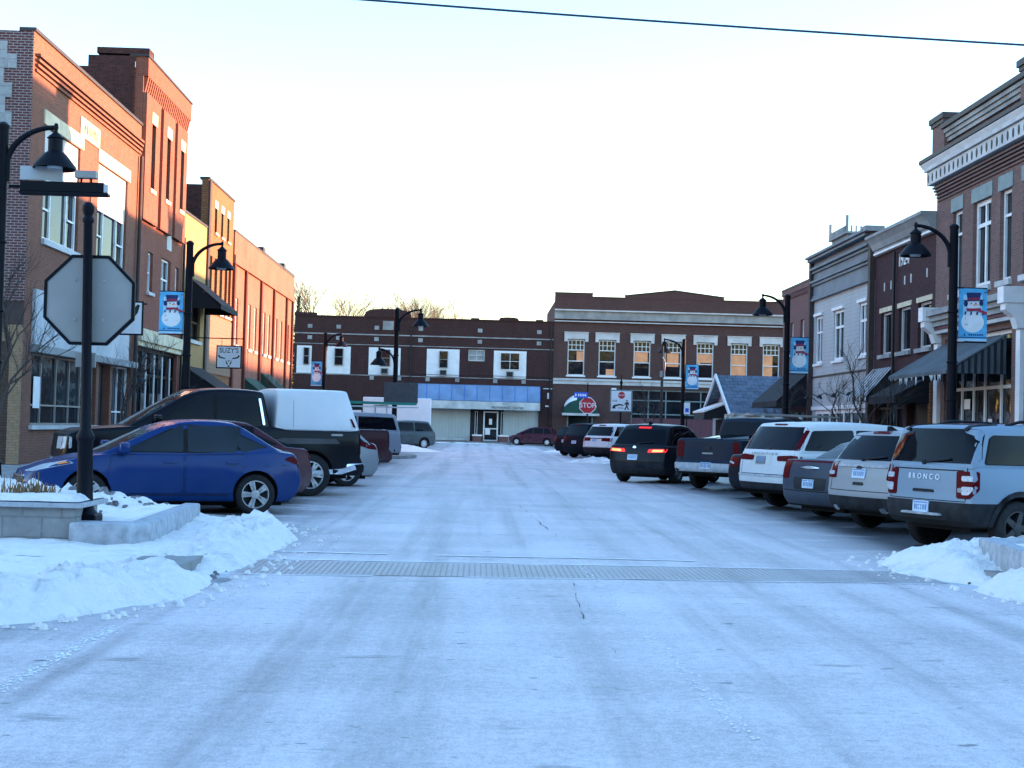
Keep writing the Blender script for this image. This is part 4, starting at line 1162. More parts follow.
    if S.get('wiper') and det:
        wz = S['wiper']; m = MB()
        h1 = bvh.ray_cast(Vector((-hl - 2, .02, wz)), Vector((1, 0, 0)))[0]; h2 = bvh.ray_cast(Vector((-hl - 2, -.45, wz + .06)), Vector((1, 0, 0)))[0]
        if h1 and h2:
            m.tube([h1 + Vector((-.03, 0, 0)), h2 + Vector((-.03, 0, 0))], .014, 6); m.tube([h1 + Vector((-.05, 0, 0)), h1 + Vector((.02, 0, 0))], .03, 8)
            m.build('wiper', M['plastic'], root)
    if S.get('rails'):
        x0, x1, ry = S['rails']
        for s_ in (-1, 1):
            m = MB(); y = s_ * ry; pts = []
            for i in range(7):
                x = lerp(x0, x1, i / 6); h = bvh.ray_cast(Vector((x, y, 4)), Vector((0, 0, -1)))[0]
                pts.append((x, y, (h.z if h else H) + (.05 if 0 < i < 6 else .0)))
            m.tube(pts, .022, 7); m.build('roof_rail', M['black'], root, smooth=50)
    if S.get('fin'):
        h = bvh.ray_cast(Vector((S['fin'], 0, 4)), Vector((0, 0, -1)))[0]
        if h:
            m = MB(); m.prism([(-.12, -.01), (.1, -.01), (-.06, .07), (-.11, .07)], lambda p, q, t: (h.x + p, t, h.z + q), -.025, .025); m.build('antenna', M['black'] if det else pm, root)
    if S.get('letters'):
        txt, size, cx, cz, mat, sp = S['letters']
        v3, f3 = text_mesh(txt, size, .001, sp); m = MB(); vv = []; ok = True
        for p in v3:
            h = bvh.ray_cast(Vector((-hl - 2, cx - p[0], cz + p[1])), Vector((1, 0, 0)))[0]
            vv.append((h.x - .014 - p[2] * 3, cx - p[0], cz + p[1]) if h else (0, 0, 0)); ok = ok and h is not None
        if ok: m.add(vv, f3); m.build('tailgate_lettering', M[mat], root)
    # wheels : tyre with rim child
    tw = S.get('tw', .225)
    for (xa, s_) in ((xr_ax, 1), (xr_ax, -1), (xf_ax, 1), (xf_ax, -1)):
        t, m = wheel_parts(r, tw, r * S.get('rimf', .64), S.get('spokes', 5), None, S.get('rstyle', 0))
        if s_ < 0:
            for q in (t, m): q.v = [(x, -y, z) for x, y, z in q.v]
        to = t.build('wheel', M['tyre'], root, smooth=35)
        to.location = (xa, s_ * (hw - tw / 2 - .015), r)
        ro = m.build('rim', [M[S.get('rim', 'rim')], M['dark'] if S.get('rstyle') != 2 else M['rim_dark']], to, smooth=35)
    # dark underside
    m = MB(); m.box(-hl + .35, hl - .4, -hw + .36, hw - .36, gc - .07, gc + .06); m.build('underbody', M['seam'], root)
    root['hwheel'] = 0; del root['hwheel']
    return root, (xr_ax, hw - tw / 2)

def place(root, ax, wheel_xy, ang):
    """put the rear left wheel of a vehicle on a ground point; ang = heading from +X in degrees"""
    a = R(ang); lx, ly = ax
    root.rotation_euler = (0, 0, a)
    root.location = (wheel_xy[0] - (lx * math.cos(a) - ly * math.sin(a)), wheel_xy[1] - (lx * math.sin(a) + ly * math.cos(a)), 0.004)

def suv(**k):
    L, H, W = k.get('L', 4.5), k.get('H', 1.68), k.get('W', 1.85); hl = L / 2; b = k.get('belt', 1.06)
    S = dict(L=L, W=W, H=H, gc=.24, belt=b, ro=.92, wb=2.7, r=.35,
             top=[(-hl, b), (hl * .40, b - .02), (hl * .55, b - .05), (hl * .85, b - .14), (hl, b - .27)],
             rear=[(.24, .16), (.4, .03), (.62, 0), (.72, .03), (.9, .05), (b, .10), (1.3, .14)], front=[(.24, .16), (.4, .02), (.65, .0), (.8, .06), (1, .14)],
             cabs=[dict(x=(-hl + .10, -hl + .42, hl * .02, hl * .42), wt=.80)],
             pillars=[.22, -hl * .42, hl * .0 - .05, .14], doors=[], head=[(-.3, .62), (.22, .68), (.3, .78), (-.26, .76)],
             tail=[(-.16, b - .28), (.12, b - .28), (.2, b - .06), (-.1, b - .04)], plate=.8, chmsl=(.22, H - .12, H - .07))
    S['doors'] = [[(-hl * .42 + .06, .36), (.02, .36), (.02, b - .01), (-hl * .42 - .1, b - .01), (-hl * .42 - .1, .8)], [(.06, .36), (hl * .42, .36), (hl * .46, .7), (hl * .40, b - .02), (.06, b - .01)]]
    S.update(k)
    z0 = S['gc'] + (b - S['gc']) * .42
    S['rear_parts'] = list(S.get('rear_parts', []))
    for s_ in (-1, 1):
        y = s_ * W / 2 * .80; S['rear_parts'].append(('tailgate_gap', [(y - .005, z0), (y + .005, z0), (y + .005, b - .02), (y - .005, b - .02)], 'seam', .002))
    S['rear_parts'].append(('tailgate_gap', [(-W * .40, z0 - .006), (W * .40, z0 - .006), (W * .40, z0 + .006), (-W * .40, z0 + .006)], 'seam', .002))
    return S
CARS = {}
GL, GR, GF = 'cars angle parked on the left side', 'cars angle parked on the right side', 'vehicles at the far end of the street'
AL, AR = 203, 28

# ---- right row
S = suv(L=4.39, W=1.89, H=1.745, wb=2.67, ro=.86, gc=.36, r=.36, belt=1.17, paint=paint('blue grey car paint', (0.20, 0.27, 0.34), .1, .4, .6), arch=1.12,
        rear=[(.36, .12), (.44, .02), (.66, 0), (.70, .04), (.95, .05), (1.17, .07), (1.4, .1)],
        cabs=[dict(x=(-2.12, -1.94, .28, .95), wt=.86, wb=.95, crown=.03, bev=.06)], pillars=[.26, -.9, .12, .14], whi=.16, wlo=.03, drop=0,
        band=1, rwin=(1.20, 1.66, .96, .98), tail=[(-.13, .74), (.05, .74), (.17, .86), (.17, 1.1), (-.13, 1.1)],
        tailin=[[(-.06, .97), (.09, .97), (.09, 1.04), (-.06, 1.04)], [(-.06, .79), (.03, .79), (.09, .86), (.09, .9), (-.06, .9)]], chmsl=(.33, 1.72, 1.765),
        plate=(.0, .60), wiper=1.2, rails=(-1.35, .1, .68), letters=('BRONCO', .105, 0, 1.005, 'sign_white', 1.7), archtrim=.07, rim='rim_dark',
        clad=lambda c: (c.z < .68 and c.x < -1.6) or c.z < .52,
        rear_parts=[('tow_trim', [(-.4, .50), (.4, .50), (.36, .53), (-.36, .53)], 'granite', .05),
                    ('tailgate_handle', [(-.22, .80), (.22, .80), (.2, .84), (-.2, .84)], 'plastic', .012), ('tailgate_crease', [(-.7, 1.10), (.7, 1.10), (.7, 1.115), (-.7, 1.115)], 'seam', .004),
                    ('glass_hinge', [(-.62, 1.63), (-.55, 1.63), (-.55, 1.72), (-.62, 1.72)], 'plastic', .03), ('glass_hinge', [(.55, 1.63), (.62, 1.63), (.62, 1.72), (.55, 1.72)], 'plastic', .03),
                    ('badge', [(-.72, .82), (-.62, .82), (-.62, .88), (-.72, .88)], 'graystone', .01)])
r_, ax = make_car('suv_car', 'boxy blue grey SUV with black lower bumper, nearest in the right parked row', GR, S); place(r_, ax, (6.50, 20.0), 22)

S = suv(L=4.52, W=1.84, H=1.65, wb=2.69, ro=.95, gc=.32, r=.35, belt=1.10, paint=paint('champagne silver car paint', (0.30, 0.305, 0.32), .4, .35, .6),
        cabs=[dict(x=(-2.16, -1.72, .1, 1.0), wt=.78)], rwin=(1.14, 1.54, .93, .95), tail=[(-.12, .84), (.08, .84), (.2, 1.04), (-.06, 1.12)],
        tailin=[[(-.06, .89), (.06, .89), (.1, .95), (-.06, .95)]], plate=(0, .93), wiper=1.15, chmsl=(.2, 1.57, 1.61), fin=-1.5,
        clad=lambda c: c.z < .52, rear_parts=[('garnish', [(-.6, 1.03), (.6, 1.03), (.56, 1.07), (-.56, 1.07)], 'granite', .02), ('tailgate_handle', [(-.13, .74), (.13, .74), (.12, .79), (-.12, .79)], 'dark', .01),
                    ('badge', [(-.07, 1.0), (.07, 1.0), (.05, 1.05), (-.05, 1.05)], 'dark', .03), ('tailpipe', [(-.62, .33), (-.5, .33), (-.5, .4), (-.62, .4)], 'chrome', .04), ('tailpipe', [(.5, .33), (.62, .33), (.62, .4), (.5, .4)], 'chrome', .04)])
r_, ax = make_car('crossover_car', 'champagne silver crossover with salt grime low on its tailgate, second in the right parked row', GR, S); place(r_, ax, (6.58, 23.45), 25)

hl = 2.52
S = dict(L=5.04, W=1.9, H=1.48, wb=3.05, ro=1.08, gc=.22, r=.36, belt=1.05, paint=paint('slate grey car paint', (0.038, 0.050, 0.075), .0, .35, .15),
         top=[(-hl, 1.06), (-1.5, 1.08), (1.0, 1.02), (2.2, .92), (hl, .78)], rear=[(.22, .15), (.38, .02), (.62, 0), (.9, .04), (1.08, .09)], front=[(.22, .15), (.4, .02), (.8, .02), (1, .1)],
         cabs=[dict(x=(-1.95, -1.05, .1, 1.05), wt=.76)], pillars=[.3, -.5, .5, .2], whi=.11, rwin=(1.1, 1.39, .8, .88), doors=[[(-1.0, .32), (-.02, .32), (-.02, 1.03), (-1.15, 1.03)], [(.02, .32), (1.0, .32), (1.05, 1.0), (.02, 1.03)]],
         head=[(-.3, .68), (.25, .7), (.3, .84), (-.3, .84)], tail=[(-.14, .72), (.05, .72), (.08, 1.04), (-.12, 1.06)], plate=(0, .64), det=1,
         rear_parts=[('plate_recess', [(-.42, .53), (.42, .53), (.46, .75), (-.46, .75)], 'dark', .004), ('winged_badge', [(-.28, .93), (-.05, .91), (.05, .91), (.28, .93), (.06, .96), (-.06, .96)], 'chrome', .02), ('lip', [(-.74, 1.03), (.74, 1.03), (.74, 1.06), (-.74, 1.06)], 'red_lens', .004),
                     ('bumper_crease', [(-.8, .5), (.8, .5), (.8, .515), (-.8, .515)], 'seam', .004)])
r_, ax = make_car('sedan_car', 'dark grey sedan with upright red taillights and winged boot badge', GR, S); place(r_, ax, (6.55, 26.35), 26)

S = suv(L=5.3, W=2.03, H=1.80, wb=3.11, ro=1.15, gc=.38, r=.40, belt=1.16, paint=paint('white car paint', (0.60, 0.61, 0.62), .0, .35, .6),
        cabs=[dict(x=(-2.55, -2.15, .6, 1.35), wt=.80, wb=.95)], pillars=[.2, -1.0, .1, .2], rwin=(1.20, 1.67, .94, .98), whi=.17,
        tail=[(-.34, .98), (.14, .98), (.2, 1.08), (-.04, 1.1), (.16, 1.65), (.06, 1.66), (-.14, 1.1), (-.36, 1.08)][:4] + [(-.34, 1.08)], plate=(.12, .99), wiper=None, chmsl=(.2, 1.70, 1.73),
        clad=lambda c: c.z < .50, letters=('EXPEDITION', .075, .05, 1.12, 'alu', 2.2),
        rear_parts=[('bumper_step', [(-.93, .66), (.93, .66), (.93, .70), (-.93, .70)], 'granite', .02), ('plate_recess', [(-.22, .89), (.5, .89), (.5, 1.11), (-.22, 1.11)], 'valance', .004), ('badge', [(-.07, 1.2), (.07, 1.2), (.07, 1.24), (-.07, 1.24)], 'dark', .02)],
        tail2=[(.0, 1.20), (.12, 1.20), (.30, 1.60), (.22, 1.61)], platemat=M['graystone'], fin=-1.7)
r_, ax = make_car('large_suv_car', 'large white SUV with lettered tailgate between grey sedan and dark sedan', GR, S); place(r_, ax, (6.37, 29.5), 26)

S = dict(L=4.75, W=1.83, H=1.46, wb=2.78, ro=1.02, gc=.2, r=.33, belt=1.0, paint=paint('charcoal car paint', (0.003, 0.007, 0.015), .0, .45, .05, .08),
         top=[(-2.375, 1.0), (-1.6, 1.04), (1.0, .98), (2.0, .86), (2.375, .7)], rear=[(.2, .15), (.36, .02), (.6, 0), (.85, .05), (1.05, .12)], front=[(.2, .15), (.4, .02), (.7, .03), (1, .16)],
         cabs=[dict(x=(-1.85, -.95, .15, 1.15), wt=.74)], pillars=[.3, -.45, .5, .2], whi=.11, rwin=(1.04, 1.38, .8, .86), doors=[], head=[(-.3, .66), (.25, .7), (.3, .8), (-.3, .76)],
         tail=[(-.3, .74), (.1, .74), (.22, .95), (-.24, .95)], tailin=[[(-.14, .78), (.04, .82), (.04, .86), (-.14, .82)]], plate=.8)
r_, ax = make_car('sedan_car', 'charcoal sedan mostly hidden between large white SUV and grey pickup', GR, S); place(r_, ax, (6.75, 33.5), AR)

def pickup(**k):
    L, W, H = k.get('L', 5.9), k.get('W', 2.03), k.get('H', 1.95); hl = L / 2
    S = dict(L=L, W=W, H=H, wb=3.68, ro=1.2, gc=.42, r=.41, belt=1.33, bow=.05,
             top=[(-hl, 1.33), (hl * .36, 1.33), (hl * .42, 1.27), (hl * .9, 1.2), (hl, 1.1)], rear=[(.42, .1), (.5, .0), (.7, .0), (.72, .10), (1.33, .12)], front=[(.42, .14), (.55, 0), (.85, .0), (1.25, .06)],
             cabs=[dict(x=(-.92, -.72, .65, 1.25), z=(1.30, H), wt=.83, wb=.95)], pillars=[.14, -.12 + .2, .14], plan=(.02, .08), doors=[[(-.82, .55), (.06, .55), (.06, 1.3), (-.82, 1.3)], [(.1, .55), (1.05, .55), (1.1, .9), (1.05, 1.3), (.1, 1.3)]],
             head=[(-.3, .88), (.2, .9), (.2, 1.12), (-.3, 1.12)], tail=[(-.05, .86), (.1, .86), (.1, 1.27), (-.05, 1.27)], plate=(0, .64), cat='pickup truck', hz=.16, mirror=(1.0, 1.38))
    S.update(k); return S
S = pickup(paint=paint('graphite pickup paint', (0.011, 0.021, 0.038), .0, .45, .06, .08), H=1.96, bed=(-2.70, -1.0, .8, .8),
           rear_parts=[('bumper', [(-.97, .48), (.97, .48), (.97, .70), (-.97, .70)], 'granite', .02), ('tailgate_gap', [(-.80, .76), (-.78, .76), (-.78, 1.3), (-.80, 1.3)], 'seam', .004), ('tailgate_gap', [(.78, .76), (.80, .76), (.80, 1.3), (.78, 1.3)], 'seam', .004),
                       ('badge', [(-.09, 1.06), (.09, 1.06), (.07, 1.14), (-.07, 1.14)], 'dark', .02), ('lettering_bar', [(-.16, .94), (.16, .94), (.16, .98), (-.16, .98)], 'alu', .01)])
r_, ax = make_car('pickup_truck', 'graphite grey pickup seen from its tailgate beside dark SUV with lit brake lights', GR, S); place(r_, ax, (6.0, 37.9), 50)

S = suv(L=4.6, W=1.92, H=1.72, wb=2.7, ro=.95, gc=.24, r=.36, belt=1.08, paint=paint('midnight blue car paint', (0.003, 0.005, 0.010), .2, .3, .14),
        cabs=[dict(x=(-2.15, -1.6, -.1, 1.0), wt=.76)], rwin=(1.12, 1.54, .9, .9), tail=[(-.34, .88), (.12, .90), (.2, 1.0), (-.3, .98)], tailmat=M['brake_on'], tailin=[[(-.24, .90), (.03, .91), (.06, .97), (-.2, .965)]], tailinmat=M['brake_hot'],
        chmsl=(.2, 1.57, 1.62), chmat=M['brake_on'], plate=(.1, .74), wiper=1.13, fin=-1.3, rails=None,
        clad=lambda c: c.z < .44, rear_parts=[('badge', [(.0, 1.0), (.12, 1.0), (.10, 1.06), (.02, 1.06)], 'chrome', .02), ('crease', [(-.85, .62), (.85, .62), (.85, .63), (-.85, .63)], 'seam', .003)])
r_, ax = make_car('crossover_car', 'midnight blue SUV backing out with brake lights lit', GR, S); place(r_, ax, (4.30, 41.3), 57)

S = pickup(paint=paint('black pickup paint', (0.004, 0.004, 0.007), .2, .35, .2), det=0, bed=(-2.70, -1.0, .8, .8))
r_, ax = make_car('pickup_truck', 'black pickup with lumber rack, parked behind the graphite pickup', GR, S); place(r_, ax, (8.3, 43.5), 30)
rk = empty('lumber_rack', (0, 0, 0), 0, 'white lumber rack with stacked boards on the black pickup', 'rack'); rk.location = r_.location; rk.rotation_euler = r_.rotation_euler
m = MB()
for x in (-2.6, -1.1):
    for y in (-.85, .85): m.box(x, x + .06, y - .03, y + .03, 1.30, 1.98)
    m.box(x, x + .06, -.9, .9, 1.981, 2.04)
m.build('rack_frame', M['valance'], rk)
m = MB()
for i, y in enumerate((-.8, -.55, -.3, .3, .6)): m.box(-2.9 + i * .06, .6 - i * .1, y, y + .22, 2.042, 2.08 + .03 * (i % 2))
m.build('board', M['lumber'], rk)
m = MB(); m.box(-2.7, -.9, -.88, -.86, 1.5, 1.56); m.box(-2.7, -.9, .86, .88, 1.5, 1.56); m.box(-2.7, -.9, -.88, -.86, 1.72, 1.78); m.build('rail', M['lumber'], rk)

S = suv(L=5.05, W=2.0, H=1.78, wb=3.02, ro=1.05, gc=.26, r=.38, belt=1.12, paint=paint('white far car paint', (0.68, 0.69, 0.71), .0, .35, .4), cabs=[dict(x=(-2.4, -1.95, .3, 1.2), wt=.79)],
        rwin=(1.17, 1.62, .93, .95), tail=[(-.36, .92), (.12, .9), (.2, 1.08), (-.3, 1.08)], plate=(.1, .95), clad=lambda c: c.z < .62, rear_parts=[('garnish', [(-.5, 1.02), (.5, 1.02), (.5, 1.06), (-.5, 1.06)], 'dark', .01)])
r_, ax = make_car('suv_car', 'white SUV with dark lower bumper beyond the braking SUV', GR, S); place(r_, ax, (5.85, 69.5), 42)
S = suv(L=4.7, W=1.9, H=1.78, belt=1.12, paint=paint('dark grey far car paint', (0.004, 0.009, 0.017), .0, .5, .03, .05), det=0)
r_, ax = make_car('suv_car', 'dark grey SUV beside the far white SUV', GR, S); place(r_, ax, (4.95, 72.5), 42)
S = suv(L=4.4, W=1.8, H=1.62, belt=1.05, paint=paint('black far car paint', (0.003, 0.006, 0.012), .0, .5, .03, .05), det=0)
r_, ax = make_car('crossover_car', 'small black crossover farthest in the right parked row', GR, S); place(r_, ax, (4.75, 77.0), 42)

# ---- left row
S = dict(L=4.53, W=1.82, H=1.52, wb=2.65, ro=.87, gc=.20, r=.325, belt=.95, paint=paint('royal blue car paint', (0.0004, 0.026, 0.125), .0, .25, .04, .25), tw=.21, arch=1.14, bev=.07,
         top=[(-2.265, .98), (-1.85, 1.03), (-1.4, 1.0), (0, .95), (.95, .96), (1.5, .90), (2.0, .78), (2.265, .64)],
         rear=[(.2, .22), (.34, .06), (.55, 0), (.72, .05), (.95, .10), (1.06, .18)], front=[(.2, .2), (.36, .04), (.5, 0), (.62, .06), (.8, .2)],
         cabs=[dict(x=(-2.08, -1.12, .02, 1.28), wt=.76, wb=.95, crown=.03, bev=.08)], pillars=[.42, -1.12, -.26, .45], whi=.10, wlo=.045, drop=.05, kick=.10,
         rwin=(1.02, 1.38, .8, .84), doors=[[(-.98, .34), (-.26, .34), (-.26, .94), (-1.22, .96), (-1.20, .84)], [(-.22, .34), (.90, .34), (.96, .6), (.88, .93), (-.22, .94)]],
         head=[(-.16, .66), (.10, .66), (.62, .80), (.50, .84), (.02, .76)], headin=[(.42, .77), (.56, .805), (.48, .825), (.38, .80)],
         tail=[(-.25, .76), (.08, .78), (.30, .90), (.20, .95), (-.22, .94)], tailin=[[(-.1, .80), (.04, .81), (.06, .84), (-.1, .84)]], plate=.62, mirror=(.72, .97), spokes=5, rstyle=1, rimf=.70, band=1, glass=M['glass_clear'],
         side_parts=[('side_crease', [(-1.9, .80), (.9, .66), (.9, .668), (-1.9, .812)], 'seam', .001), ('sill_crease', [(-.95, .30), (.92, .30), (.92, .312), (-.95, .312)], 'seam', .002)],
         front_parts=[('grille', [(-.5, .36), (.5, .36), (.6, .56), (-.6, .56)], 'dark', .012), ('grille_trim', [(-.56, .57), (.56, .57), (.56, .60), (-.56, .60)], 'chrome', .02)])
r_, ax = make_car('sedan_car', 'royal blue sedan behind the snow bank, nearest in the left parked row', GL, S); place(r_, ax, (-3.62, 22.9), AL)

S = dict(S); S.update(glass=M['glass_car'], paint=paint('maroon car paint', (0.055, 0.009, 0.016), .3, .35, .4), L=4.75, det=0, spokes=7, rstyle=0, top=[(-2.375, 1.0), (-1.85, 1.05), (0, .97), (.95, .96), (1.5, .9), (2.0, .8), (2.375, .64)],
                      tail=[(-.25, .80), (.1, .82), (.16, .98), (-.22, .98)], tailin=None)
r_, ax = make_car('sedan_car', 'maroon sedan between royal blue sedan and black pickup', GL, S); place(r_, ax, (-3.78, 25.9), AL)

S = pickup(L=6.2, belt=1.39, top=[(-3.1, 1.39), (1.3, 1.39), (1.7, 1.35), (2.8, 1.27), (3.1, 1.16)], rear=[(.42, .1), (.5, .0), (.7, .0), (.72, .10), (1.39, .12)], paint=paint('black blue pickup paint', (0.0015, 0.0025, 0.006), .1, .28, .05), H=2.17, wb=3.8, ro=1.22, r=.43, spokes=6, rstyle=1, rimf=.66, rim='rim', band=1,
           cabs=[dict(x=(-1.12, -.96, .56, 1.98), z=(1.36, 2.17), wt=.82, wb=.95, crown=.04), dict(x=(-2.95, -2.66, -1.19, -1.13), z=(1.395, 2.20), wt=.93, wb=.985, crown=.035, mat='cap_white', bev=.035, camber=.1, rbow=.02, fbow=.0)],
           pillars=[.26, .10, .50], whi=.16, mirror=(1.25, 1.42), fin=.35,
           doors=[[(-1.0, .55), (.06, .55), (.06, 1.37), (-1.0, 1.37)], [(.10, .55), (1.25, .55), (1.3, .9), (1.25, 1.36), (.10, 1.37)]],
           tail=[(-.06, .86), (.11, .86), (.11, 1.28), (-.06, 1.28)],
           rear_parts=[('bumper', [(-.98, .46), (.98, .46), (.98, .68), (-.98, .68)], 'chrome', .03)],
           side_parts=[('bed_reflection_panel', [(-2.5, 1.08), (-1.35, 1.06), (-1.1, 1.14), (-1.3, 1.18), (-2.4, 1.18)], 'rim_dark', .004), ('cap_lamp', [(-2.83, 1.42), (-2.78, 1.42), (-2.7, 1.6), (-2.74, 1.6)], 'red_lens', .02),
                       ('chrome_trim', [(-.93, 1.43), (-.88, 1.43), (-.79, 1.97), (-.84, 1.97)], 'chrome', .006), ('cap_panel_line', [(-1.5, 1.40), (-1.49, 1.40), (-1.49, 1.95), (-1.5, 1.95)], 'alu', .003), ('badge', [(-2.55, 1.24), (-2.3, 1.24), (-2.3, 1.28), (-2.55, 1.28)], 'alu', .01),
                       ('side_step', [(-.8, .43), (1.1, .43), (1.1, .5), (-.8, .5)], 'plastic', .12), ('mud_flap', [(-2.42, .26), (-2.36, .26), (-2.32, .62), (-2.38, .62)], 'plastic', .01)],
           front_parts=[('grille', [(-.75, .8), (.75, .8), (.75, 1.14), (-.75, 1.14)], 'dark', .01), ('grille_bar', [(-.78, 1.0), (.78, 1.0), (.78, 1.05), (-.78, 1.05)], 'chrome', .03), ('grille_bar', [(-.78, .86), (.78, .86), (.78, .9), (-.78, .9)], 'chrome', .03), ('bumper', [(-.95, .5), (.95, .5), (.95, .72), (-.95, .72)], 'chrome', .04)])
r_, ax = make_car('pickup_truck', 'black pickup with white bed cap and chrome spoked wheels', GL, S); place(r_, ax, (-3.46, 28.9), AL)

S = suv(L=4.6, H=1.62, W=1.85, belt=1.02, paint=paint('silver hatch paint', (0.24, 0.25, 0.27), .35, .35, .4), tail=[(-.28, .84), (.28, .9), (.55, 1.02), (.34, 1.07), (-.26, 1.02)], det=0)
S['cabs'] = [dict(x=(-2.1, -1.4, .0, 1.0), wt=.76)]; S['rwin'] = (1.06, 1.48, .9, .88)
r_, ax = make_car('hatchback_car', 'silver hatchback with red taillight just behind the black pickup', GL, S); place(r_, ax, (-3.15, 33.6), AL)
S = pickup(paint=paint('dark maroon pickup paint', (0.035, 0.006, 0.011), .3, .35, .25), bed=(-2.70, -1.0, .8, .8), det=0, H=1.92)
r_, ax = make_car('pickup_truck', 'dark maroon pickup with tall red taillight on the left', GL, S); place(r_, ax, (-3.52, 39.3), AL - 4)
S = suv(L=5.3, W=2.0, H=1.93, wb=3.2, ro=1.2, gc=.34, r=.40, belt=1.22, paint=paint('pewter suv paint', (0.24, 0.26, 0.30), .3, .35, .4), bow=.05,
        cabs=[dict(x=(-2.58, -2.38, .7, 1.35), wt=.84, wb=.95)], pillars=[.2, -.75, .25, .2], tail=[(-.08, .78), (.06, .78), (.06, 1.16), (-.08, 1.16)], whi=.16, rails=None,
        side_parts=[('sill_trim', [(-2.3, .40), (1.2, .40), (1.2, .52), (-2.3, .52)], 'plastic', .01)])
r_, ax = make_car('suv_car', 'pewter grey SUV with dark side glass carrying a ladder', GL, S); place(r_, ax, (-4.05, 54.5), AL)
ld = empty('roof_ladder', (0, 0, 0), 0, 'green extension ladder on rack posts above pewter SUV', 'ladder'); ld.location = r_.location; ld.rotation_euler = r_.rotation_euler
m = MB()
for y in (-.25, .25): m.box(-3.4, 2.9, y - .02, y + .02, 2.26, 2.36)
for i in range(20): m.tube([(-3.2 + i * .31, -.24, 2.31), (-3.2 + i * .31, .24, 2.31)], .017, 6)
m.build('ladder_rail', M['green'], ld)
m = MB()
for x in (-2.0, -.3, 1.0):
    for y in (-.7, .7): m.tube([(x, y, 1.87), (x, y, 2.18)], .03, 6)
    m.box(x - .03, x + .03, -.85, .85, 2.18, 2.24)
for y in (-.75, .75): m.box(-3.3, 1.2, y - .02, y + .02, 2.14, 2.179)
m.build('ladder_rack', M['valance'], ld)

def van_spec(**k):
    L = k.get('L', 4.75); hl = L / 2; H = k.get('H', 1.72)
    return suv(**{**dict(L=L, H=H, W=1.9, belt=1.05, wb=2.9, ro=.95, r=.33, rails=None, rstyle=2, rim='rim_white', det=1,
                         cabs=[dict(x=(-hl + .1, -hl + .5, .45, 1.55), wt=.78)], pillars=[.2, -.75, .45, .35]), **k})
S = van_spec(paint=paint('grey green van paint', (0.07, 0.09, 0.095), .35, .35, .35)); S['doors'] = [[(-.85, .32), (.4, .32), (.4, 1.03), (-.85, 1.03)], [(.45, .32), (1.3, .32), (1.3, 1.0), (.45, 1.03)]]; S['cat'] = 'minivan'
r_, ax = make_car('minivan', 'grey green minivan with pale hubcaps near the blue awning', GF, S); place(r_, ax, (-3.32, 84.8), 212)

bt = empty('box_truck', (-6.55, 96.0, 0), R(185), 'white box truck behind the grey green minivan', 'truck')
m = MB(); m.box(-3.2, 1.4, -1.1, 1.1, .9, 3.25); m.build('cargo_box', M['sign_white'], bt, bevel=.05)
m = MB(); m.prism([(1.5, .6), (3.4, .6), (3.4, 1.3), (3.0, 1.45), (2.6, 2.3), (1.5, 2.35)], lambda p, q, t: (p, t, q), -1.0, 1.0); m.build('cab', M['sign_white'], bt, bevel=.05)
m = MB(); m.prism([(1.7, 1.45), (2.85, 1.45), (2.5, 2.2), (1.7, 2.2)], lambda p, q, t: (p, t, q), -1.01, 1.01); m.build('window', M['glass_car'], bt)
m = MB(); m.box(-3.1, 3.3, -.8, .8, .5, .88); m.build('chassis', M['dark'], bt)
for x in (-2.0, 2.5):
    for s_ in (1, -1):
        t, q = wheel_parts(.42, .25, .24, 5, None, 2)
        if s_ < 0:
            for z_ in (t, q): z_.v = [(a, -b, c) for a, b, c in z_.v]
        to = t.build('wheel', M['tyre'], bt, smooth=35); to.location = (x, s_ * .92, .42); q.build('rim', [M['rim_white'], M['rim_dark']], to, smooth=35)

S = suv(L=4.0, W=1.69, H=1.52, wb=2.5, ro=.68, r=.30, gc=.18, belt=.93, paint=paint('wine red car paint', (0.055, 0.008, 0.022), .3, .3, .25), rails=None, rstyle=2, rim='rim_white',
        cabs=[dict(x=(-1.92, -1.55, .1, 1.45), wt=.76)], pillars=[.2, -1.0, -.15, .5], tail=[(-.1, .8), (.08, .8), (.2, 1.2), (.06, 1.22)], mirror=(.75, .95), plate=.72)
r_, ax = make_car('hatchback_car', 'wine red hatchback parked before the blue awning shop', GF, S); place(r_, ax, (5.45, 111.2), 163)

# ------------------------------------------------------------------ ground, roads, kerbs
m = MB(); m.quad((-400, -300, -.02), (400, -300, -.02), (400, 700, -.02), (-400, 700, -.02)); m.build('ground', M['snow'], kind='structure')
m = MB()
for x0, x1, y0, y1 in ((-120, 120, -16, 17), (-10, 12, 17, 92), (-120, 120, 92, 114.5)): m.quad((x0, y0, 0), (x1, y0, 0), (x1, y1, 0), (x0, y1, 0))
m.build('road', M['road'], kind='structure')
def arc_pts(pts, n=6):
    """Catmull-Rom through open list"""
    out = []
    P_ = [pts[0]] + pts + [pts[-1]]
    for i in range(1, len(P_) - 2):
        for j in range(n):
            t = j / n; p0, p1, p2, p3 = [Vector(q) for q in P_[i - 1:i + 3]]
            out.append(tuple(.5 * ((2 * p1) + (-p0 + p2) * t + (2 * p0 - 5 * p1 + 4 * p2 - p3) * t * t + (-p0 + 3 * p1 - 3 * p2 + p3) * t ** 3)))
    out.append(pts[-1]); return out
def slab(name, poly, z0, z1, mat, **k):
    m = MB(); m.prism(poly, lambda p, q, t: (p, q, t), z0, z1); return m.build(name, mat, kind='structure', **k)
kerbL = arc_pts([(-30, 9.0), (-9, 9.2), (-5.2, 9.9), (-3.55, 10.9), (-2.98, 12.2), (-2.8, 13.6), (-2.80, 15.6), (-2.82, 17.5), (-3.0, 19.4), (-3.9, 20.7), (-6.0, 21.4), (-8.1, 22.4), (-8.3, 25)])
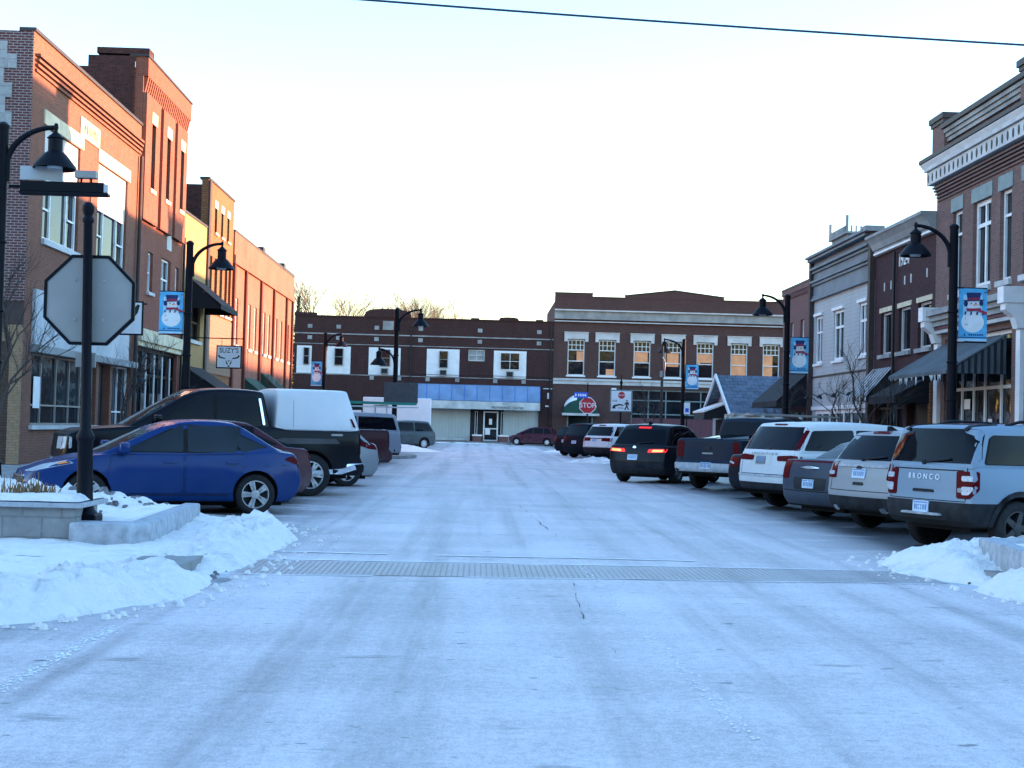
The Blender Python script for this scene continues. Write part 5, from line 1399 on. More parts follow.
slab('sidewalk', kerbL + [(-8.3, 92), (-30, 92)], -.01, .14, M['concrete'])
kerbR = arc_pts([(40, 10.2), (9, 10.6), (6.6, 11.6), (5.85, 12.9), (5.5, 14.2), (5.35, 15.5), (5.35, 16.6), (5.8, 17.4), (7.3, 18.5), (9.8, 20.2), (11.0, 22)])
slab('sidewalk', kerbR + [(11.0, 92), (40, 92)], -.01, .14, M['concrete'])
slab('sidewalk', [(-120, 114.5), (120, 114.5), (120, 119), (-120, 119)], -.01, .15, M['concrete'])
slab('bulb_sidewalk', arc_pts([(-8.2, 58), (-4.6, 59.5), (-3.0, 61), (-2.9, 64), (-4.4, 65.6), (-8.2, 67)]), -.01, .13, M['concrete'])
slab('bulb_sidewalk', arc_pts([(11.1, 80), (7.6, 81.5), (6.2, 84), (6.2, 90), (7.4, 91.9), (11.1, 92)]), -.01, .13, M['concrete'])
# wet gutter pan along the near kerbs
def strip(name, pts, w, z, mat, side=1):
    m = MB(); n = len(pts)
    a = []; b = []
    for i in range(n):
        d = Vector((pts[min(i + 1, n - 1)][0] - pts[max(i - 1, 0)][0], pts[min(i + 1, n - 1)][1] - pts[max(i - 1, 0)][1])).normalized()
        nx, ny = d.y * side, -d.x * side
        a.append((pts[i][0], pts[i][1], z)); ww = w * (1 + .5 * noise.noise((pts[i][0] * 1.3, pts[i][1] * 1.3, 2))); b.append((pts[i][0] + nx * ww, pts[i][1] + ny * ww, -.004))
    for i in range(n - 1): m.quad(a[i], a[i + 1], b[i + 1], b[i])
    return m.build(name, mat, kind='structure')
strip('gutter', kerbL[6:-8], .62, .006, M['gutter'], 1)
strip('gutter', kerbR[4:-10], .62, .006, M['gutter'], -1)
# brick crosswalk band with snow filled edge joints
m = MB(); m.quad((-2.4, 14.12, .004), (5.0, 14.72, .004), (5.0, 15.95, .004), (-2.4, 15.5, .004)); m.build('crosswalk_pavers', M['pavers'], kind='structure')
m = MB(); rr = random.Random(4)
def wob_line(a, b, w, z, n=90, skip=-.25):
    pa = []
    for i in range(n + 1):
        t = i / n; x = lerp(a[0], b[0], t); y = lerp(a[1], b[1], t) + noise.noise((x * .9, a[1], 0)) * .05
        ww = w * (.6 + .8 * abs(noise.noise((x * 2.1, a[1] * 3, 5)))); pa.append((x, y, ww))
    for (x, y, w0), (x1, y1, w1) in zip(pa, pa[1:]):
        if noise.noise((x * .8, y * 2, 9)) > skip: m.quad((x, y - w0, z), (x1, y1 - w1, z), (x1, y1 + w1, z), (x, y + w0, z))
wob_line((-2.6, 14.05), (4.9, 14.66), .022, .008); wob_line((-2.5, 15.62), (5.0, 16.02), .03, .008); wob_line((-2.5, 16.55), (2.6, 16.6), .05, .008)
pass
m.build('crosswalk_joint', M['line'], kind='structure')
# packed snow ridges and bare cracks down the carriageway
def crack(pts, w, z, amp=.05, seed=0):
    P_ = arc_pts(pts, 14); q = []
    for i, p in enumerate(P_):
        n_ = noise.noise((i * .41, seed, 0)) * amp; ww = w * (.25 + 1.3 * abs(noise.noise((i * .7, seed, 3)))); q.append((p[0] + n_, p[1], ww))
    for (x, y, w0), (x1, y1, w1) in zip(q, q[1:]):
        if noise.noise((x * 3, y * 1.6, seed)) > .02: m.quad((x - w0, y, z), (x + w0, y, z), (x1 + w1, y1, z), (x1 - w1, y1, z))
m = MB(); rr = random.Random(77)
for (x0, y0, x1, y1, n_) in ((-2.66, 6.8, -2.62, 10.4, 420), (1.41, 7.0, 1.15, 17.0, 420)):
    for i in range(n_):
        t = rr.random(); x = lerp(x0, x1, t) + rr.gauss(0, .035); y = lerp(y0, y1, t); a = rr.uniform(.004, .013)
        m.add([(x - a, y - a, .006), (x + a, y - a * .6, .006), (x + a * .7, y + a, .006), (x - a * .6, y + a * .8, .006), (x, y, .006 + a * .35)], [(0, 1, 4), (1, 2, 4), (2, 3, 4), (3, 0, 4)])
m.build('packed_snow_crumbs', M['line'], kind='structure')
m = MB(); crack([(.98, 14.0), (.88, 11), (1.02, 9.5)], .005, .005, .05, 3); crack([(1.15, 20), (1.0, 23), (.8, 28)], .012, .005, .05, 4)
m.build('road_crack', M['crack'], kind='structure')

# ------------------------------------------------------------------ snow banks
def fbm(x, y, s, o=4): return noise.fractal((x * s, y * s, 3.7), .9, 2.1, o)
def snow_bank(name, x0, x1, y0, y1, h, step, mat, label, smooth=True):
    nx = int((x1 - x0) / step); ny = int((y1 - y0) / step)
    bm = bmesh.new(); g = {}
    for i in range(nx + 1):
        for j in range(ny + 1):
            x = x0 + i * step; y = y0 + j * step; z = h(x, y)
            if z > -.06: g[i, j] = bm.verts.new((x + noise.noise((x * 9, y * 9, 1)) * step * .3, y + noise.noise((x * 9, y * 9, 7)) * step * .3, z))
    for i in range(nx):
        for j in range(ny):
            k = [(i, j), (i + 1, j), (i + 1, j + 1), (i, j + 1)]
            if all(q in g for q in k): bm.faces.new([g[q] for q in k])
    for v in [v for v in bm.verts if not v.link_faces]: bm.verts.remove(v)
    me = bpy.data.meshes.new(name); bm.to_mesh(me); bm.free(); me.materials.append(mat)
    me.polygons.foreach_set('use_smooth', [True] * len(me.polygons))
    o = bpy.data.objects.new(name, me); COL.objects.link(o)
    return props(o, label, 'snow bank', None, 'stuff')
def poly_dist(x, y, pts):
    best = 9
    for (a, b), (c, d) in zip(pts, pts[1:]):
        dx, dy = c - a, d - b; l = dx * dx + dy * dy
        t = max(0, min(1, ((x - a) * dx + (y - b) * dy) / l)) if l else 0
        e = math.hypot(x - a - t * dx, y - b - t * dy)
        if e < best:
            best = e; cr = dx * (y - b) - dy * (x - a); sgn = 1 if cr > 0 else -1
    return best * sgn
def sstep(a, b, x):
    t = max(0, min(1, (x - a) / (b - a))); return t * t * (3 - 2 * t)
def hL(x, y):
    d = poly_dist(x, y, kerbL)                       # positive on the pavement side
    n = fbm(x, y, 1.1); f = fbm(x, y, 5.0, 3)
    inside = sstep(-.62 + n * .2, -.10 + n * .08, d)
    z = -.08 + inside * (.27 + .025 * n + .012 * f)
    # ploughed ridges following the kerb, broken at the ramp
    gap = math.exp(-((y - 13.9) / .75) ** 2)
    ridge = math.exp(-((d - .12) / .26) ** 2) * (.075 + .075 * n + .075 * f + .07 * fbm(x, y, 12, 3)) * (1 - gap) * (1 - .75 * sstep(16.6, 18.4, y))
    z += ridge
    z -= gap * sstep(.95, .1, d) * .16
    # cleared walk past the planter
    z -= .05 * math.exp(-((y - 13.95 - .02 * x) / .25) ** 2) * sstep(-3.4, -4.2, x)
    # big pile against the parked sedan
    pile = math.exp(-((y - 19.4 + (x + 5) * .05) / .95) ** 2) * (.34 * sstep(-3.35, -5.6, x) + .05) * sstep(-2.45, -3.0, x)
    z += pile * (1 + .3 * n + .30 * f + .12 * fbm(x, y, 12, 2))
    tip = math.exp(-(((x + 2.75) / .38) ** 2 + ((y - 17.9) / 1.6) ** 2)) * .07
    z -= .10 * sstep(18.4, 20.0, y) * sstep(-5.2, -4.0, x)
    z += tip * (1 + 1.2 * n + 1.6 * f)
    z += inside * (.045 * fbm(x, y, 11, 3) * sstep(1.0, .1, d) + .012 * fbm(x, y, 7, 3))
    return z
snow_bank('snow_bank', -9.5, -2.0, 9.0, 22.2, hL, .055, M['snow'], 'bright snow covering the left corner with a ploughed pile by the blue sedan')
def hR(x, y):
    d = -poly_dist(x, y, kerbR)
    n = fbm(x, y, 1.1); f = fbm(x, y, 5.0, 3)
    z = -.08 + sstep(-.7 + n * .22, -.08 + n * .1, d) * (.27 + .03 * n + .012 * f)
    z += math.exp(-((d - .3) / .4) ** 2) * (.06 + .08 * n + .05 * f + .07 * fbm(x, y, 11, 3))
    gap = math.exp(-((y - 14.6) / .35) ** 2) * sstep(1.2, .0, d); z -= gap * .17
    return z
snow_bank('snow_bank', 4.2, 9.5, 10.0, 20.6, hR, .06, M['snow'], 'bright snow covering the right corner beside the granite kerb wall')
def mound(cx, cy, rx_, ry_, hh, lab, step=.12, dirty=False):
    def h(x, y):
        r2 = ((x - cx) / rx_) ** 2 + ((y - cy) / ry_) ** 2
        return -.06 + hh * math.exp(-r2 * 1.3) * (1 + .35 * fbm(x, y, 1.3) + .2 * fbm(x, y, 4, 2)) - .03 * (r2 > 2)
    return snow_bank('snow_mound', cx - rx_ * 2, cx + rx_ * 2, cy - ry_ * 2, cy + ry_ * 2, h, step, M['snow_dirty' if dirty else 'snow'], lab)
mound(-4.3, 78.5, 1.9, 2.4, .38, 'low ploughed snow heap in front of the grey green minivan')
mound(5.3, 62.5, 1.4, 1.2, .30, 'small dirty snow heap behind the braking SUV', dirty=True)
mound(5.9, 86.5, 1.6, 1.4, .42, 'snow heap at the foot of the red stop sign')
mound(7.2, 113.5, 1.1, .8, .55, 'snow heap at the kerb right of the wine red hatchback')
mound(-1.0, 114.3, 4.5, .5, .16, 'thin ridge of snow along the kerb under the blue awning')
mound(-9.6, 45, .9, 16, .34, 'long snow ridge on the left pavement edge', .25)
mound(12.0, 38, .8, 15, .34, 'long snow ridge on the right pavement edge', .25)
# dirty chunks along the kerb edge and on the pile
m = MB(); rr = random.Random(12)
def clod(x, y, z, s):
    n = 6; pts = [(s * rr.uniform(.5, 1) * math.cos(2 * PI * i / n), s * rr.uniform(.5, 1) * math.sin(2 * PI * i / n)) for i in range(n)]
    m.prism(pts, lambda p, q, t: (x + p * (1 - t * .5), y + q * (1 - t * .5), z + t * s * .7), 0, 1)
for i in range(110):
    k = rr.randrange(14, len(kerbL) - 12); p = kerbL[k]; q = kerbL[k + 1]; t = rr.random()
    clod(lerp(p[0], q[0], t) + rr.uniform(.05, .28), lerp(p[1], q[1], t) - rr.uniform(.0, .15), .004, rr.uniform(.015, .05))
for i in range(60):
    x = rr.uniform(-5.6, -3.7); y = rr.uniform(18.4, 19.6); clod(x, y, hL(x, y) - .03, rr.uniform(.03, .11))
for i in range(50):
    k = rr.randrange(10, len(kerbR) - 14); p = kerbR[k]; clod(p[0] - rr.uniform(.05, .35), p[1] - rr.uniform(-.1, .2), .004, rr.uniform(.015, .05))
w_ = MB(); m, keep = w_, m
for i in range(420):
    side = rr.random() < .7; K = kerbL if side else kerbR
    k = rr.randrange(8, len(K) - 12); p = K[k]; q = K[k + 1]; t = rr.random(); o_ = abs(rr.gauss(0, .32)) + .45
    d = Vector((q[0] - p[0], q[1] - p[1])).normalized(); sg = 1 if side else -1
    clod(lerp(p[0], q[0], t) + d.y * o_ * sg, lerp(p[1], q[1], t) - d.x * o_ * sg, .002, rr.uniform(.012, .055) * (1 if o_ < .9 else .5))
m.build('snow_crumbs', M['snow'], label='white crumbs of ploughed snow fallen on the road along both corner banks', cat='snow crumbs', kind='stuff')
m = keep
m.build('snow_clods', M['grit'], label='dirty crumbs of ice scattered along the kerb snow', cat='ice crumbs', kind='stuff')

# ------------------------------------------------------------------ corner planters
pl = empty('stone_planter', (-6.5, 15.4, .1), 0, 'grey block planter with snow topped cap stone at the left corner', 'planter')
def idt(x, y, z): return (x, y, z)
m = MB(idt); m.box(-9.3, -4.32, 15.15, 16.1, .05, .545); m.build('planter_wall', M['planter_block'], pl)
m = MB(idt); m.box(-9.35, -4.22, 15.07, 16.18, .548, .60); m.build('cap_stone', M['granite'], pl, bevel=.008)
def hcap(x, y):
    e = min(x + 9.3, -4.24 - x, y - 15.09, 16.16 - y); return .6 + .075 * sstep(-.01, .10, e) * (1 + .35 * fbm(x, y, 2.5)) if e > -.02 else -1
sb = snow_bank('planter_snow', -9.36, -4.2, 15.06, 16.2, hcap, .05, M['snow'], None); sb.parent = pl; sb.location = (6.5, -15.4, -.1)
for k_ in ('category', 'kind'):
    if k_ in sb: del sb[k_]
gw = empty('granite_kerb', (-4.0, 15.2, .1), 0, 'low grey granite kerb wall beside the stop sign post', 'kerb wall')
m = MB(idt); m.prism([(-4.34, 15.05), (-3.72, 15.0), (-3.52, 15.25), (-3.72, 19.0), (-3.95, 19.0), (-3.78, 15.42), (-4.34, 15.42)], lambda p, q, t: (p, q, t), .08, .40)
m.build('kerb_stone', M['granite'], gw, bevel=.03, smooth=30)
def hin(x, y):
    e = min(-3.80 - x, x + 4.5, y - 15.3, 19.2 - y); return (.385 + .03 * fbm(x, y, 1.4) - .1 * sstep(.12, 0, e)) if e > -.03 else -1
sb = snow_bank('snow_fill', -4.5, -3.72, 15.28, 19.2, hin, .05, M['snow'], None); sb.parent = gw; sb.location = (4.0, -15.2, -.1)
for k_ in ('category', 'kind'):
    if k_ in sb: del sb[k_]
gw = empty('granite_kerb', (6.5, 15.2, .1), 0, 'low grey granite kerb wall in the snow at the right corner', 'kerb wall')
m = MB(idt); m.prism([(5.52, 14.0), (9.5, 14.0), (9.5, 14.22), (5.75, 14.22), (5.90, 15.65), (9.5, 15.65), (9.5, 15.87), (5.72, 15.87)], lambda p, q, t: (p, q, t), .06, .42)
m.build('kerb_stone', M['granite'], gw, bevel=.03, smooth=30)
def hin2(x, y):
    e = min(x - 5.8, 9.4 - x, y - 14.2, 15.7 - y); return (.41 + .04 * fbm(x, y, 1.4) - .06 * sstep(.12, 0, e)) if e > -.03 else -1
sb = snow_bank('snow_fill', 5.72, 9.4, 14.16, 15.75, hin2, .05, M['snow'], None); sb.parent = gw; sb.location = (-6.5, -15.2, -.1)
for k_ in ('category', 'kind'):
    if k_ in sb: del sb[k_]
m = MB(); rr = random.Random(21)
for i in range(260):
    x = -4.98 + rr.gauss(0, .14); y = 15.7 + rr.gauss(0, .12); a = rr.uniform(0, 6.28); l = rr.uniform(.04, .16) * (2.0 if rr.random() > .93 else 1); t = rr.uniform(0, .5)
    m.tube([(x, y, .62), (x + math.cos(a) * l * t, y + math.sin(a) * l * t, .62 + l)], [.009, .003], 4, False)
m.build('dry_plant', M['straw'], label='clump of dry straw coloured stems poking out of the planter snow', cat='plant', org=(-4.98, 15.7, .62))
m = MB(); m.lathe([(.30, 0), (.30, .06), (.12, .1)], (0, 0, 0), 4)

# ------------------------------------------------------------------ street lamps
def lamp_bell(m, x, y, z):
    """shade hanging below the arm tip, z = arm tip height"""
    m.lathe([(.001, z + .10), (.03, z + .09), (.045, z + .02), (.03, z - .04), (.03, z - .07)], (x, y, 0), 12)
    m.lathe([(.02, z - .05), (.13, z - .15), (.15, z - .17), (.125, z - .19), (.125, z - .40), (.20, z - .46), (.36, z - .66), (.375, z - .71), (.36, z - .71), (.19, z - .50), (.001, z - .48)], (x, y, 0), 24)
def street_lamp(x, y, sgn, h=6.5, arm=.92, label='', banner=0, low=None):
    o = empty('street_lamp', (x, y, 0.1), 0, label, 'street lamp', 'black bell shaded lamps along the street')
    m = MB(); m.lathe([(.26, 0), (.26, .10), (.20, .14), (.17, .55), (.19, .58), (.14, .64), (.115, 1.1), (.10, h - .1), (.115, h - .05), (.115, h - .02), (.06, h + .03), (.001, h + .05)], (0, 0, 0), 18)
    for z in (2.3, 3.2, 4.4): m.lathe([(.112, z), (.13, z + .02), (.13, z + .05), (.112, z + .07)], (0, 0, 0), 16)
    m.build('pole', M['black'], o, smooth=40)
    m = MB()
    n = 12; pts = [(sgn * (.08 + (arm - .08) * (1 - math.cos(i / n * PI / 2))), 0, h - .75 + .72 * math.sin(i / n * PI / 2)) for i in range(n + 1)]
    m.tube(pts, [.06 - .02 * i / n for i in range(n + 1)], 10)
    pts = [(sgn * .1, 0, h - 1.0), (sgn * .1, 0, h - .55)]; m.tube(pts, .05, 8)
    m.build('arm', M['black'], o, smooth=40)
    m = MB(); lamp_bell(m, sgn * arm, 0, pts[0][2] + .95); m.build('lamp_shade', M['black'], o, smooth=40)
    m = MB(); m.lathe([(.001, 0), (.12, .0), (.14, .04), (.10, .1), (.001, .12)], (sgn * arm, 0, pts[0][2] + .95 - .72), 14); m.build('lens', M['lens_lamp'], o, smooth=40)
    if low:
        m = MB(); pts = [(-sgn * (.08 + (low[1] - .08) * (1 - math.cos(i / n * PI / 2))), 0, low[0] - .65 + .6 * math.sin(i / n * PI / 2)) for i in range(n + 1)]
        m.tube(pts, .04, 8); m.build('low_arm', M['black'], o, smooth=40)
        m = MB(); lamp_bell(m, -sgn * low[1], 0, low[0] - .05); m.build('low_lamp_shade', M['black'], o, smooth=40)
    return o
def banner(x, y, sgn, z0, z1, w, label):
    """vinyl banner on two rods, reading towards the near end of the street"""
    o = empty('street_banner', (x + sgn * (.14 + w / 2), y, z0), 0, label, 'banner', 'blue snowman banners on the lamp posts')
    H_ = z1 - z0; m = MB(); h2 = w / 2; Y = 0
    for z in (-.03, H_ + .01): m.tube([(-sgn * (h2 + .05), 0, z), (sgn * h2, 0, z)], .017, 6)
    m.build('rod', M['black'], o)
    m = MB()
    for i in range(6):
        for j in range(8):
            a, b = -h2 + w * i / 6, -h2 + w * (i + 1) / 6; c, d = H_ * j / 8, H_ * (j + 1) / 8
            f = lambda u, v: (u, .035 * math.sin(v * 3.1) * math.cos(u * 5) - .0, v)
            m.m = 1 if 2 < j < 7 and 0 < i < 5 else 0
            m.quad(f(a, c), f(b, c), f(b, d), f(a, d))
    def flat(poly, mi, k):
        m.m = mi; m.add([(p[0] * w, .035 * math.sin(p[1] * H_ * 3.1) * math.cos(p[0] * w * 5) - .004 * k, p[1] * H_) for p in poly], [tuple(range(len(poly)))])
    def ell(cx, cz, rx_, rz_, mi, k, n=20): flat([(cx + rx_ * math.cos(2 * PI * i / n), cz + rz_ * math.sin(2 * PI * i / n)) for i in range(n)], mi, k)
    flat([(-.5, .0), (.5, 0), (.5, .045), (-.5, .045)], 1, 1); flat([(-.5, .06), (.5, .06), (.5, .075), (-.5, .075)], 2, 1)
    flat([(-.5, .925), (.5, .925), (.5, .94), (-.5, .94)], 2, 1)
    ell(.0, .36, .40, .20, 4, 1)
    ell(.02, .70, .24, .10, 4, 2)
    flat([(-.2, .79), (.24, .80), (.28, .925), (-.24, .92)], 2, 3); flat([(-.2, .77), (.24, .785), (.245, .83), (-.21, .82)], 3, 4); flat([(-.34, .75), (.38, .775), (.38, .795), (-.34, .775)], 2, 5)
    ell(-.25, .71, .075, .055, 2, 4); ell(.29, .725, .07, .05, 2, 4)
    ell(-.06, .715, .025, .014, 2, 4); ell(.10, .72, .025, .014, 2, 4); flat([(.02, .70), (.24, .695), (.03, .675)], 5, 5)
    flat([(-.24, .62), (.28, .63), (.30, .585), (-.2, .565)], 3, 4); flat([(.2, .62), (.5, .55), (.48, .50), (.18, .57)], 3, 5)
    for i in range(7): u = -.30 + i * .105; flat([(u, .50), (u + .055, .50), (u + .07, .56), (u + .02, .565)], 2 if i % 2 == 0 else 4, 5)
    for row, zz in ((0, .41), (1, .30)):
        for i in range(11):
            u = -.27 + i * .05; hh = .035 if (i * 7 + row) % 3 else .06
            flat([(u, zz), (u + .012, zz), (u + .035, zz + hh), (u + .023, zz + hh)], 6, 3); flat([(u, zz), (u + .04, zz + .004), (u + .04, zz + .012), (u, zz + .008)], 6, 3)
    for i in range(7): u = -.13 + i * .075; flat([(u, .105), (u + .05, .105), (u + .05, .135), (u, .135)], 2, 2)
    flat([(-.32, .10), (-.24, .10), (-.28, .15)], 2, 2)
    m.build('banner_cloth', [M['ban_blue'], M['ban_lt'], M['ban_navy'], M['ban_red'], M['sign_white'], M['ban_orange'], M['teal']], o)
    return o
street_lamp(-8.47, 24.6, 1, label='black bell shaded lamp at the left edge above the cross street sign')
street_lamp(-8.45, 40.4, 1, label='black bell shaded lamp before the buff brick front on the left')
street_lamp(-3.75, 62.0, 1, arm=1.05, low=(4.75, .75), label='tall black lamp with a second lower arm before the dark brick building')
street_lamp(-8.95, 80.6, 1, label='farthest left black bell shaded lamp with snowman banner')
street_lamp(11.2, 33.0, -1, label='black bell shaded lamp before the corner brick building on the right')
street_lamp(11.2, 51.0, -1, label='black bell shaded lamp beside the clapboard front on the right')
street_lamp(11.3, 77.6, -1, arm=1.1, label='farthest right black bell shaded lamp in front of the plum brick windows')
banner(-8.45, 40.4, -1, 3.95, 5.15, .68, 'shaded snowman banner on the left lamp before the red tower building')
banner(-8.95, 80.6, -1, 3.55, 4.95, .62, 'small snowman banner on the farthest left lamp')
banner(11.2, 33.0, 1, 3.85, 5.1, .68, 'bright blue snowman banner nearest on the right before the corner brick building')
banner(11.2, 51.0, 1, 3.75, 5.05, .66, 'snowman banner on the lamp beside the faded brick front')
banner(11.3, 77.6, 1, 3.85, 5.2, .70, 'small pale snowman banner before the plum brick windows')

# cross street name sign on the near left lamp
sg = empty('street_name_sign', (-8.2, 24.5, 5.3), 0, 'edge on black street name sign bar with bracket under the near left lamp', 'sign')
m = MB(); m.box(.1, 1.55, -.05, .05, .12, .30); m.box(.1, 1.64, -.09, .09, .06, .115); m.build('sign_bar', M['black'], sg, bevel=.01)
m = MB(); m.box(.05, .78, .1, .14, .34, .58); m.build('name_panel', M['sheet'], sg)
m = MB(); m.box(1.551, 1.61, -.04, .04, .13, .27); m.build('bar_end', M['sheet'], sg)
m = MB(); m.box(1.05, 1.42, -.08, .08, .37, .50); m.build('sensor_box', M['alu'], sg, bevel=.01)
m = MB(); m.tube([(1.15, 0, .30), (1.15, 0, .37)], .02, 6); m.tube([(1.32, 0, .30), (1.32, 0, .37)], .02, 6); m.tube([(-.1, 0, .2), (.2, 0, .2)], .03, 6); m.build('bracket', M['black'], sg)

# ------------------------------------------------------------------ stop signs and other signs
def octo(r, a0=PI / 8): return [(r * math.cos(a0 + i * PI / 4), r * math.sin(a0 + i * PI / 4)) for i in range(8)]
ss = empty('stop_sign', (-4.33, 15.62, .40), 0, 'back of a black framed octagonal stop sign on a black post at the left corner', 'sign')
m = MB(); lean = .022
def ln(x, y, z): return (x - lean * z, y, z)
m.T = None
prof = [(.155, 0), (.155, .05), (.115, .10), (.09, .16), (.082, .85), (.098, .88), (.098, .92), (.064, .98), (.055, 1.4), (.050, 3.28), (.064, 3.30), (.064, 3.33), (.044, 3.36), (.066, 3.42), (.066, 3.47), (.036, 3.51), (.001, 3.52)]
m.lathe(prof, (0, 0, 0), 18); m.v = [ln(*p) for p in m.v]; m.build('post', M['black'], ss, smooth=35)
m = MB(); m.box(-.16, .16, -.16, .16, -.12, .06); m.build('post_base', M['black'], ss, bevel=.02)
m = MB(); cz = 2.43
ro, ri = .545, .508
o1, i1 = octo(ro), octo(ri)
for k in range(8):
    a, b, c, d = o1[k], o1[(k + 1) % 8], i1[(k + 1) % 8], i1[k]
    m.prism([a, b, c, d], lambda p, q, t: (p - lean * cz, t, cz + q), .075, .12)
m.build('sign_frame', M['black'], ss)
m = MB(); m.prism(octo(.5085), lambda p, q, t: (p - lean * cz, t, cz + q), .085, .10); m.build('sign_back', M['alu'], ss)
m = MB(); m.prism(octo(.49), lambda p, q, t: (p - lean * cz, t, cz + q), .101, .104); m.build('sign_face', M['sign_red'], ss)
for z_ in (cz - .22, cz + .22):
    for s_ in (-.16, .16):
        q = MB(); q.lathe([(.001, -.012), (.016, -.010), (.016, 0)], (s_ - lean * z_, .085, z_), 8, 'y'); q.build('bolt', M['graystone'], ss)
m = MB(); m.box(-.2, .02, .07, .10, 1.68, 1.84); m.v = [(x + .02, y, z) for x, y, z in m.v]; m.build('lower_plate', M['alu'], ss)

ss = empty('stop_sign', (6.80, 88, .1), 0, 'red octagonal stop sign facing the camera at the far right corner', 'sign')
m = MB(); m.tube([(0, .05, 0), (0, .05, 4.1)], .055, 8); m.lathe([(.055, 4.1), (.08, 4.14), (.03, 4.2), (.03, 4.3), (.001, 4.35)], (0, .05, 0), 8); m.build('post', M['black'], ss)
m = MB(); m.prism(octo(.55), lambda p, q, t: (p, t, 2.85 + q), -.03, 0); m.build('sign_border', M['sign_white'], ss)
fm = MB(); fm.prism(octo(.51), lambda p, q, t: (p, t, 2.85 + q), -.036, -.031); fo = fm.build('sign_face', M['sign_red'], ss)
vs, fs = text_mesh('STOP', .44, .004); m = MB(); m.add([(p[0] * .92, -.045 - p[2], 2.85 + p[1]) for p in vs], fs); m.build('sign_lettering', M['sign_white'], fo)
sg = empty('street_name_sign', (6.80, 88, 3.4), 0, 'blue street name blade above the red stop sign', 'sign')
m = MB(); m.box(-.86, .0, -.12, -.09, .02, .38); m.build('name_blade', M['sign_blue'], sg)
m = MB()
for i in range(5): m.box(-.62 + i * .11, -.55 + i * .11, -.126, -.121, .12, .27)
m.box(-.8, -.72, -.126, -.121, .12, .27); m.build('name_figures', M['sign_white'], sg)
m = MB(); m.tube([(0, .05, .2), (-.2, -.09, .2)], .02, 6); m.build('bracket', M['black'], sg)

sg = empty('pedestrian_stop_sign', (8.1, 80, .1), 0, 'white square sign with small red octagon, arrow and walking figure', 'sign')
m = MB(); m.tube([(0, .06, 0), (0, .06, 4.1)], .06, 8); m.lathe([(.06, 4.0), (.09, 4.05), (.09, 4.15), (.04, 4.2), (.035, 4.5), (.001, 4.55)], (0, .06, 0), 8); m.build('post', M['black'], sg)
m = MB(); m.box(-.64, .64, -.05, .01, 2.39, 3.67); m.build('sign_frame', M['teal'], sg, bevel=.03)
fm = MB(); fm.box(-.57, .57, -.056, -.051, 2.46, 3.60); fo = fm.build('sign_face', M['sign_white'], sg)
m = MB(); m.prism(octo(.21), lambda p, q, t: (p + .02, t, 3.36 + q), -.064, -.057); m.build('stop_symbol', M['sign_red'], fo)
vs, fs = text_mesh('STOP', .15, .003); m = MB(); m.add([(.02 + p[0], -.068 - p[2], 3.36 + p[1]) for p in vs], fs); m.build('symbol_lettering', M['sign_white'], fo)
m = MB()
m.prism([(-.52, 2.60), (-.36, 2.76), (-.34, 2.70), (-.1, 2.78), (.14, 2.75), (.14, 2.82), (-.1, 2.87), (-.36, 2.80), (-.36, 2.86)][:9], lambda p, q, t: (p, t, q), -.062, -.057)
m.prism([(-.5, 2.58), (-.3, 2.6), (-.38, 2.78), (-.47, 2.76)], lambda p, q, t: (p, t, q), -.062, -.0575)
m.lathe([(.001, -.005), (.05, -.005), (.05, 0), (.001, 0)], (.33, -.058, 3.05), 12, 'y')
m.prism([(.25, 2.96), (.42, 2.98), (.46, 2.78), (.42, 2.78), (.38, 2.88), (.37, 2.74), (.46, 2.54), (.40, 2.52), (.33, 2.68), (.24, 2.52), (.18, 2.54), (.28, 2.74), (.28, 2.86), (.20, 2.80), (.18, 2.83)], lambda p, q, t: (p, t, q), -.0625, -.057)
m.build('symbol', M['sign_black'], fo)
vs, fs = text_mesh('FOR', .15, .003); m = MB(); m.add([(-.36 + p[0], -.062 - p[2], 3.03 + p[1]) for p in vs], fs)
vs, fs = text_mesh('STOP', .12, .003); m.add([(-.02 + p[0], -.062 - p[2], 2.62 + p[1]) for p in vs], fs); m.build('small_lettering', M['sign_black'], fo)

sg = empty('traffic_sign', (-3.5, 61.75, 2.5), 0, 'dark back of a wide square sign on the double armed lamp', 'sign')
m = MB(); m.box(-.72, .78, -.03, .03, -.08, .82); m.build('sign_back', M['dark_sign'], sg, bevel=.02)
m = MB(); m.box(-.3, .3, .03, .10, .1, .16); m.box(-.3, .3, .03, .10, .6, .66); m.build('bracket', M['black'], sg)
sg = empty('parking_sign', (11.0, 74.0, .1), 0, 'small blue and white parking sign on a thin post before the far windows', 'sign')
m = MB(); m.tube([(0, 0, 0), (0, 0, 2.95)], .03, 6); m.build('post', M['black'], sg)
m = MB(); m.box(-.16, .16, -.04, -.01, 2.3, 2.92); m.build('sign_plate', M['sign_white'], sg)
m = MB(); m.box(-.09, .09, -.046, -.041, 2.42, 2.62); m.build('symbol', M['sign_blue'], sg)
sg = empty('utility_pole', (9.9, 76.0, 0.1), 0, 'thin dark pole left of the farthest right lamp', 'pole')
m = MB(); m.tube([(0, 0, 0), (0, 0, 6.0)], [.09, .07], 8); m.build('pole', M['bark'], sg)
m = MB(); m.box(-.12, .02, -.12, .0, 4.3, 4.65); m.tube([(0, -.08, 5.4), (.15, -.1, 5.1), (.1, -.1, 4.4)], .035, 6); m.build('fitting', M['alu'], sg)

